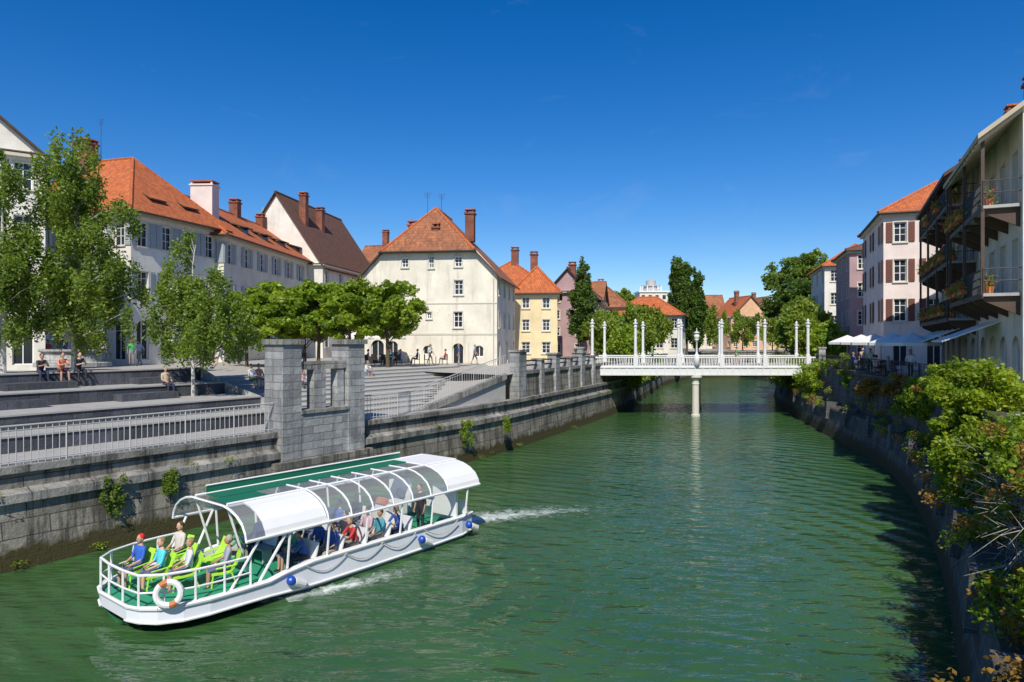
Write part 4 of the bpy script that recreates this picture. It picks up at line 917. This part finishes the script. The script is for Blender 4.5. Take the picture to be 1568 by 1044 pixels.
def plant(name,C,rad,per,size,mat,stems=True,droop=0,base=None):
    e=bpy.data.objects.new(name,None); scene.collection.objects.link(e); e.location=(*C[0][:2],0)
    C2=[(c[0]-C[0][0],c[1]-C[0][1],c[2]) for c in C]
    leafmesh('foliage',C2,[tuple(q*random.uniform(.6,1.3) for q in rad) for _ in C2],per,size,mat,e,droop)
    mb=MB(); bs=base or (C[0][0],C[0][1],C[0][2]-1.2)
    for c in C2[::2]:
        s=Vector((bs[0]-C[0][0]+random.uniform(-.3,.3),bs[1]-C[0][1]+random.uniform(-.3,.3),bs[2])); c=Vector(c); m_=s.lerp(c,.5)+Vector((0,0,.2)); mb.tube(s,m_,.025,.015,'bark',4,False); mb.tube(m_,c,.015,.005,'bark',4,False)
    mb.build('stems',e)
def cloud(c,r,n):
    out=[]
    for _ in range(n):
        d=Vector(rng.normal(0,1,3)).normalized()*random.random()**.4; out.append((c[0]+d.x*r[0],c[1]+d.y*r[1],c[2]+d.z*r[2]))
    return out
plant('green_bush',cloud((15.8,22.6,4.6),(1.9,1.9,1.6),110),(.38,.38,.32),220,.075,'bush')
plant('green_bush',cloud((13.9,20.2,3.5),(1.1,1.3,1.2),70),(.34,.34,.3),210,.07,'bush',droop=.4)
plant('green_bush',cloud((17.8,26.5,5.2),(1.5,1.8,1.0),55),(.4,.4,.34),180,.08,'bush')
plant('green_bush',cloud((13.8,17.6,3.6),(1.0,1.6,1.4),75),(.34,.34,.3),200,.065,'bush',droop=.4)
plant('green_bush',cloud((12.6,16.2,4.6),(.9,1.4,.8),45),(.32,.32,.28),200,.06,'bush',droop=.3)
plant('autumn_shrub',cloud((11.2,14.0,3.3),(.8,1.5,.9),60),(.28,.28,.25),230,.045,'autumn')
plant('autumn_shrub',cloud((9.3,11.4,2.5),(.75,1.2,1.0),60),(.27,.27,.23),240,.038,'autumn')
plant('autumn_shrub',cloud((10.3,12.7,4.4),(.7,1.2,.7),36),(.27,.27,.23),220,.04,'autumn')
plant('green_bush',cloud((10.0,12.0,3.3),(.7,1.0,.7),40),(.26,.26,.23),200,.042,'bush')
plant('green_bush',cloud((8.4,10.8,1.5),(.3,.7,.5),16),(.25,.25,.22),200,.035,'autumn')
plant('autumn_shrub',cloud((22.0,38.5,4.1),(.8,1.6,.7),24),(.36,.36,.32),130,.08,'autumn')
plant('autumn_shrub',cloud((23.2,44,3.9),(.7,1.6,.7),20),(.36,.36,.32),130,.08,'autumn')
plant('green_bush',cloud((24.8,48.5,4.0),(.6,2.5,.8),22),(.4,.4,.4),120,.1,'plane')
plant('green_bush',cloud((26.8,56,4.6),(.7,2.2,1.2),26),(.45,.45,.45),120,.11,'plane')
plant('green_bush',cloud((20.2,33.5,4.2),(.8,2.2,1.0),36),(.4,.4,.36),150,.09,'bush',droop=.4)
for y_ in (73,78,84,90,97,104):
    i=min(range(len(LC)),key=lambda i:abs(LC[i].y-y_)); plant('green_bush',cloud((LC[i].x+NL[i].x*.6,y_,3.6),(1.0,2.6,1.5),26),(.5,.5,.5),110,.13,'willow' if y_%2 else 'plane',droop=.8)
for y_,o_ in ((60,1.2),(69,1.0),(74,.9),(80,.9),(88,.9),(96,.9)):
    i=min(range(len(RC)),key=lambda i:abs(RC[i].y-y_)); plant('green_bush',cloud((RC[i].x+NR[i].x*o_,y_,4.0),(1.0,2.6,1.5),26),(.5,.5,.5),110,.13,'willow' if y_%2 else 'plane',droop=.8)
mb=MB()
for k in range(620):
    s=Vector((0,random.uniform(11.5,18.5),random.uniform(2.0,3.9))); s.x=9.2+.57*(s.y-12)+random.uniform(-.1,1.8)
    dd=Vector((random.uniform(-1,.2),random.uniform(-.6,.4),random.uniform(-.5,.9))).normalized()*random.uniform(.4,1.2); m_=s+dd*.5+Vector((0,0,.05)); mt='birchbark' if k%3 else 'bark'; mb.tube(s,m_,.008,.005,mt,4,False); mb.tube(m_,s+dd+Vector((random.uniform(-.2,.2),0,-.15)),.005,.002,mt,3,False)
    for _ in range(2):
        q_=m_+Vector((random.uniform(-.3,.3),random.uniform(-.3,.3),random.uniform(-.2,.3))); mb.tube(m_,q_,.004,.0015,mt,3,False)
mb.build('dry_twigs')
Cw=[]
for i,p in enumerate(LC):
    if p.y<110:
        for z,o,pr in ((2.4,.1,.3),(3.1,.25,.22),(.25,-.02,.2)):
            if random.random()<pr: Cw.append((p.x+NL[i].x*o+random.uniform(-.5,.5)*SD.x,p.y+NL[i].y*o+random.uniform(-.5,.5)*SD.y,z))
leafmesh('wall_weeds',Cw,[(.28,.28,.12)]*len(Cw),60,.035,'plane')
def ivy(s,z,w,h,mat='birch'):
    C=[LW(s+random.uniform(-w,w),random.uniform(-.12,.1),z-random.random()*h) for _ in range(26)]; leafmesh('hanging_ivy',C,[(.13,.13,.2)]*26,50,.04,mat)
ivy(3.2,2.4,.35,1.3);ivy(5.2,2.3,.18,.7); ivy(22.5,2.6,.6,1.6,'plane'); ivy(26.5,2.3,.3,.9,'plane')
Cw=[]
for i,p in enumerate(RC):
    if 8<p.y<110:
        near=3 if p.y<34 else 1
        for z,o,pr,n_ in ((2.4,.9,.8,3*near),(4.8,1.5,.6,2*near),(3.4,1.2,.4,2*near)):
            if random.random()<pr:
                for _ in range(n_): Cw.append((p.x+NR[i].x*o+random.uniform(-.5,.5),p.y+NR[i].y*o+random.uniform(-.7,.7),z+random.uniform(-.45,.2)))
leafmesh('wall_weeds',Cw,[(.32,.32,.28)]*len(Cw),100,.05,'bush'); 
leafmesh('wall_weeds',[(c[0]+random.uniform(-1,1)*.4,c[1]+random.uniform(-1,1),c[2]) for c in Cw[::2]],[(.34,.34,.25)]*len(Cw[::2]),90,.05,'autumn')
pts=[(RC[i].x+NR[i].x*1.75,RC[i].y+NR[i].y*1.75,4.8) for i in range(len(RC)) if 26<RC[i].y<63][::2]; railing('terrace_railing',pts,1.0,.3,'iron',.014,.03)
# ------------------------------------------------------------ light, sky, camera
az=Vector((-.08,-.997)).normalized(); el=R(46)
S=Vector((az.x*math.cos(el),az.y*math.cos(el),math.sin(el)))
sun=bpy.data.lights.new('sun','SUN'); sun.energy=5; sun.angle=R(.5); sun.color=(1,.94,.83)
so=bpy.data.objects.new('sun',sun); scene.collection.objects.link(so); so.rotation_euler=S.to_track_quat('Z','Y').to_euler()
wd=bpy.data.worlds.new('World'); scene.world=wd; wd.use_nodes=True; nt=wd.node_tree; bg=nt.nodes['Background']
sky=N(nt,'ShaderNodeTexSky'); sky.sky_type='NISHITA'; sky.sun_disc=False; sky.sun_elevation=el; sky.sun_rotation=math.atan2(az.x,az.y); sky.altitude=300; sky.air_density=1.0; sky.dust_density=.3; sky.ozone_density=5
hs=N(nt,'ShaderNodeHueSaturation'); hs.inputs['Hue'].default_value=.509; hs.inputs['Saturation'].default_value=1.36; hs.inputs['Value'].default_value=1.12; L(nt,sky.outputs[0],hs.inputs['Color'])
tc=N(nt,'ShaderNodeTexCoord'); mp=N(nt,'ShaderNodeMapping'); mp.inputs['Scale'].default_value=(1.6,1,4); mp.inputs['Rotation'].default_value=(0,.5,0); L(nt,tc.outputs['Generated'],mp.inputs[0])
cf=ramp(nt,noise(nt,3.2,8,mp.outputs[0],.62,.6),[(.58,0.),(.9,.2)])
L(nt,mix(nt,cf,hs.outputs[0],(4.2,5.2,6.5,1)),bg.inputs[0]); bg.inputs[1].default_value=.11
cam=bpy.data.cameras.new('camera'); cam.lens=24; cam.sensor_width=36; cam.clip_end=4000; cam.clip_start=.1
co=bpy.data.objects.new('camera',cam); scene.collection.objects.link(co); co.location=(0,0,7); co.rotation_euler=(R(90),0,0); scene.camera=co
scene.view_settings.view_transform='Standard'; scene.view_settings.look='None'; scene.view_settings.exposure=0
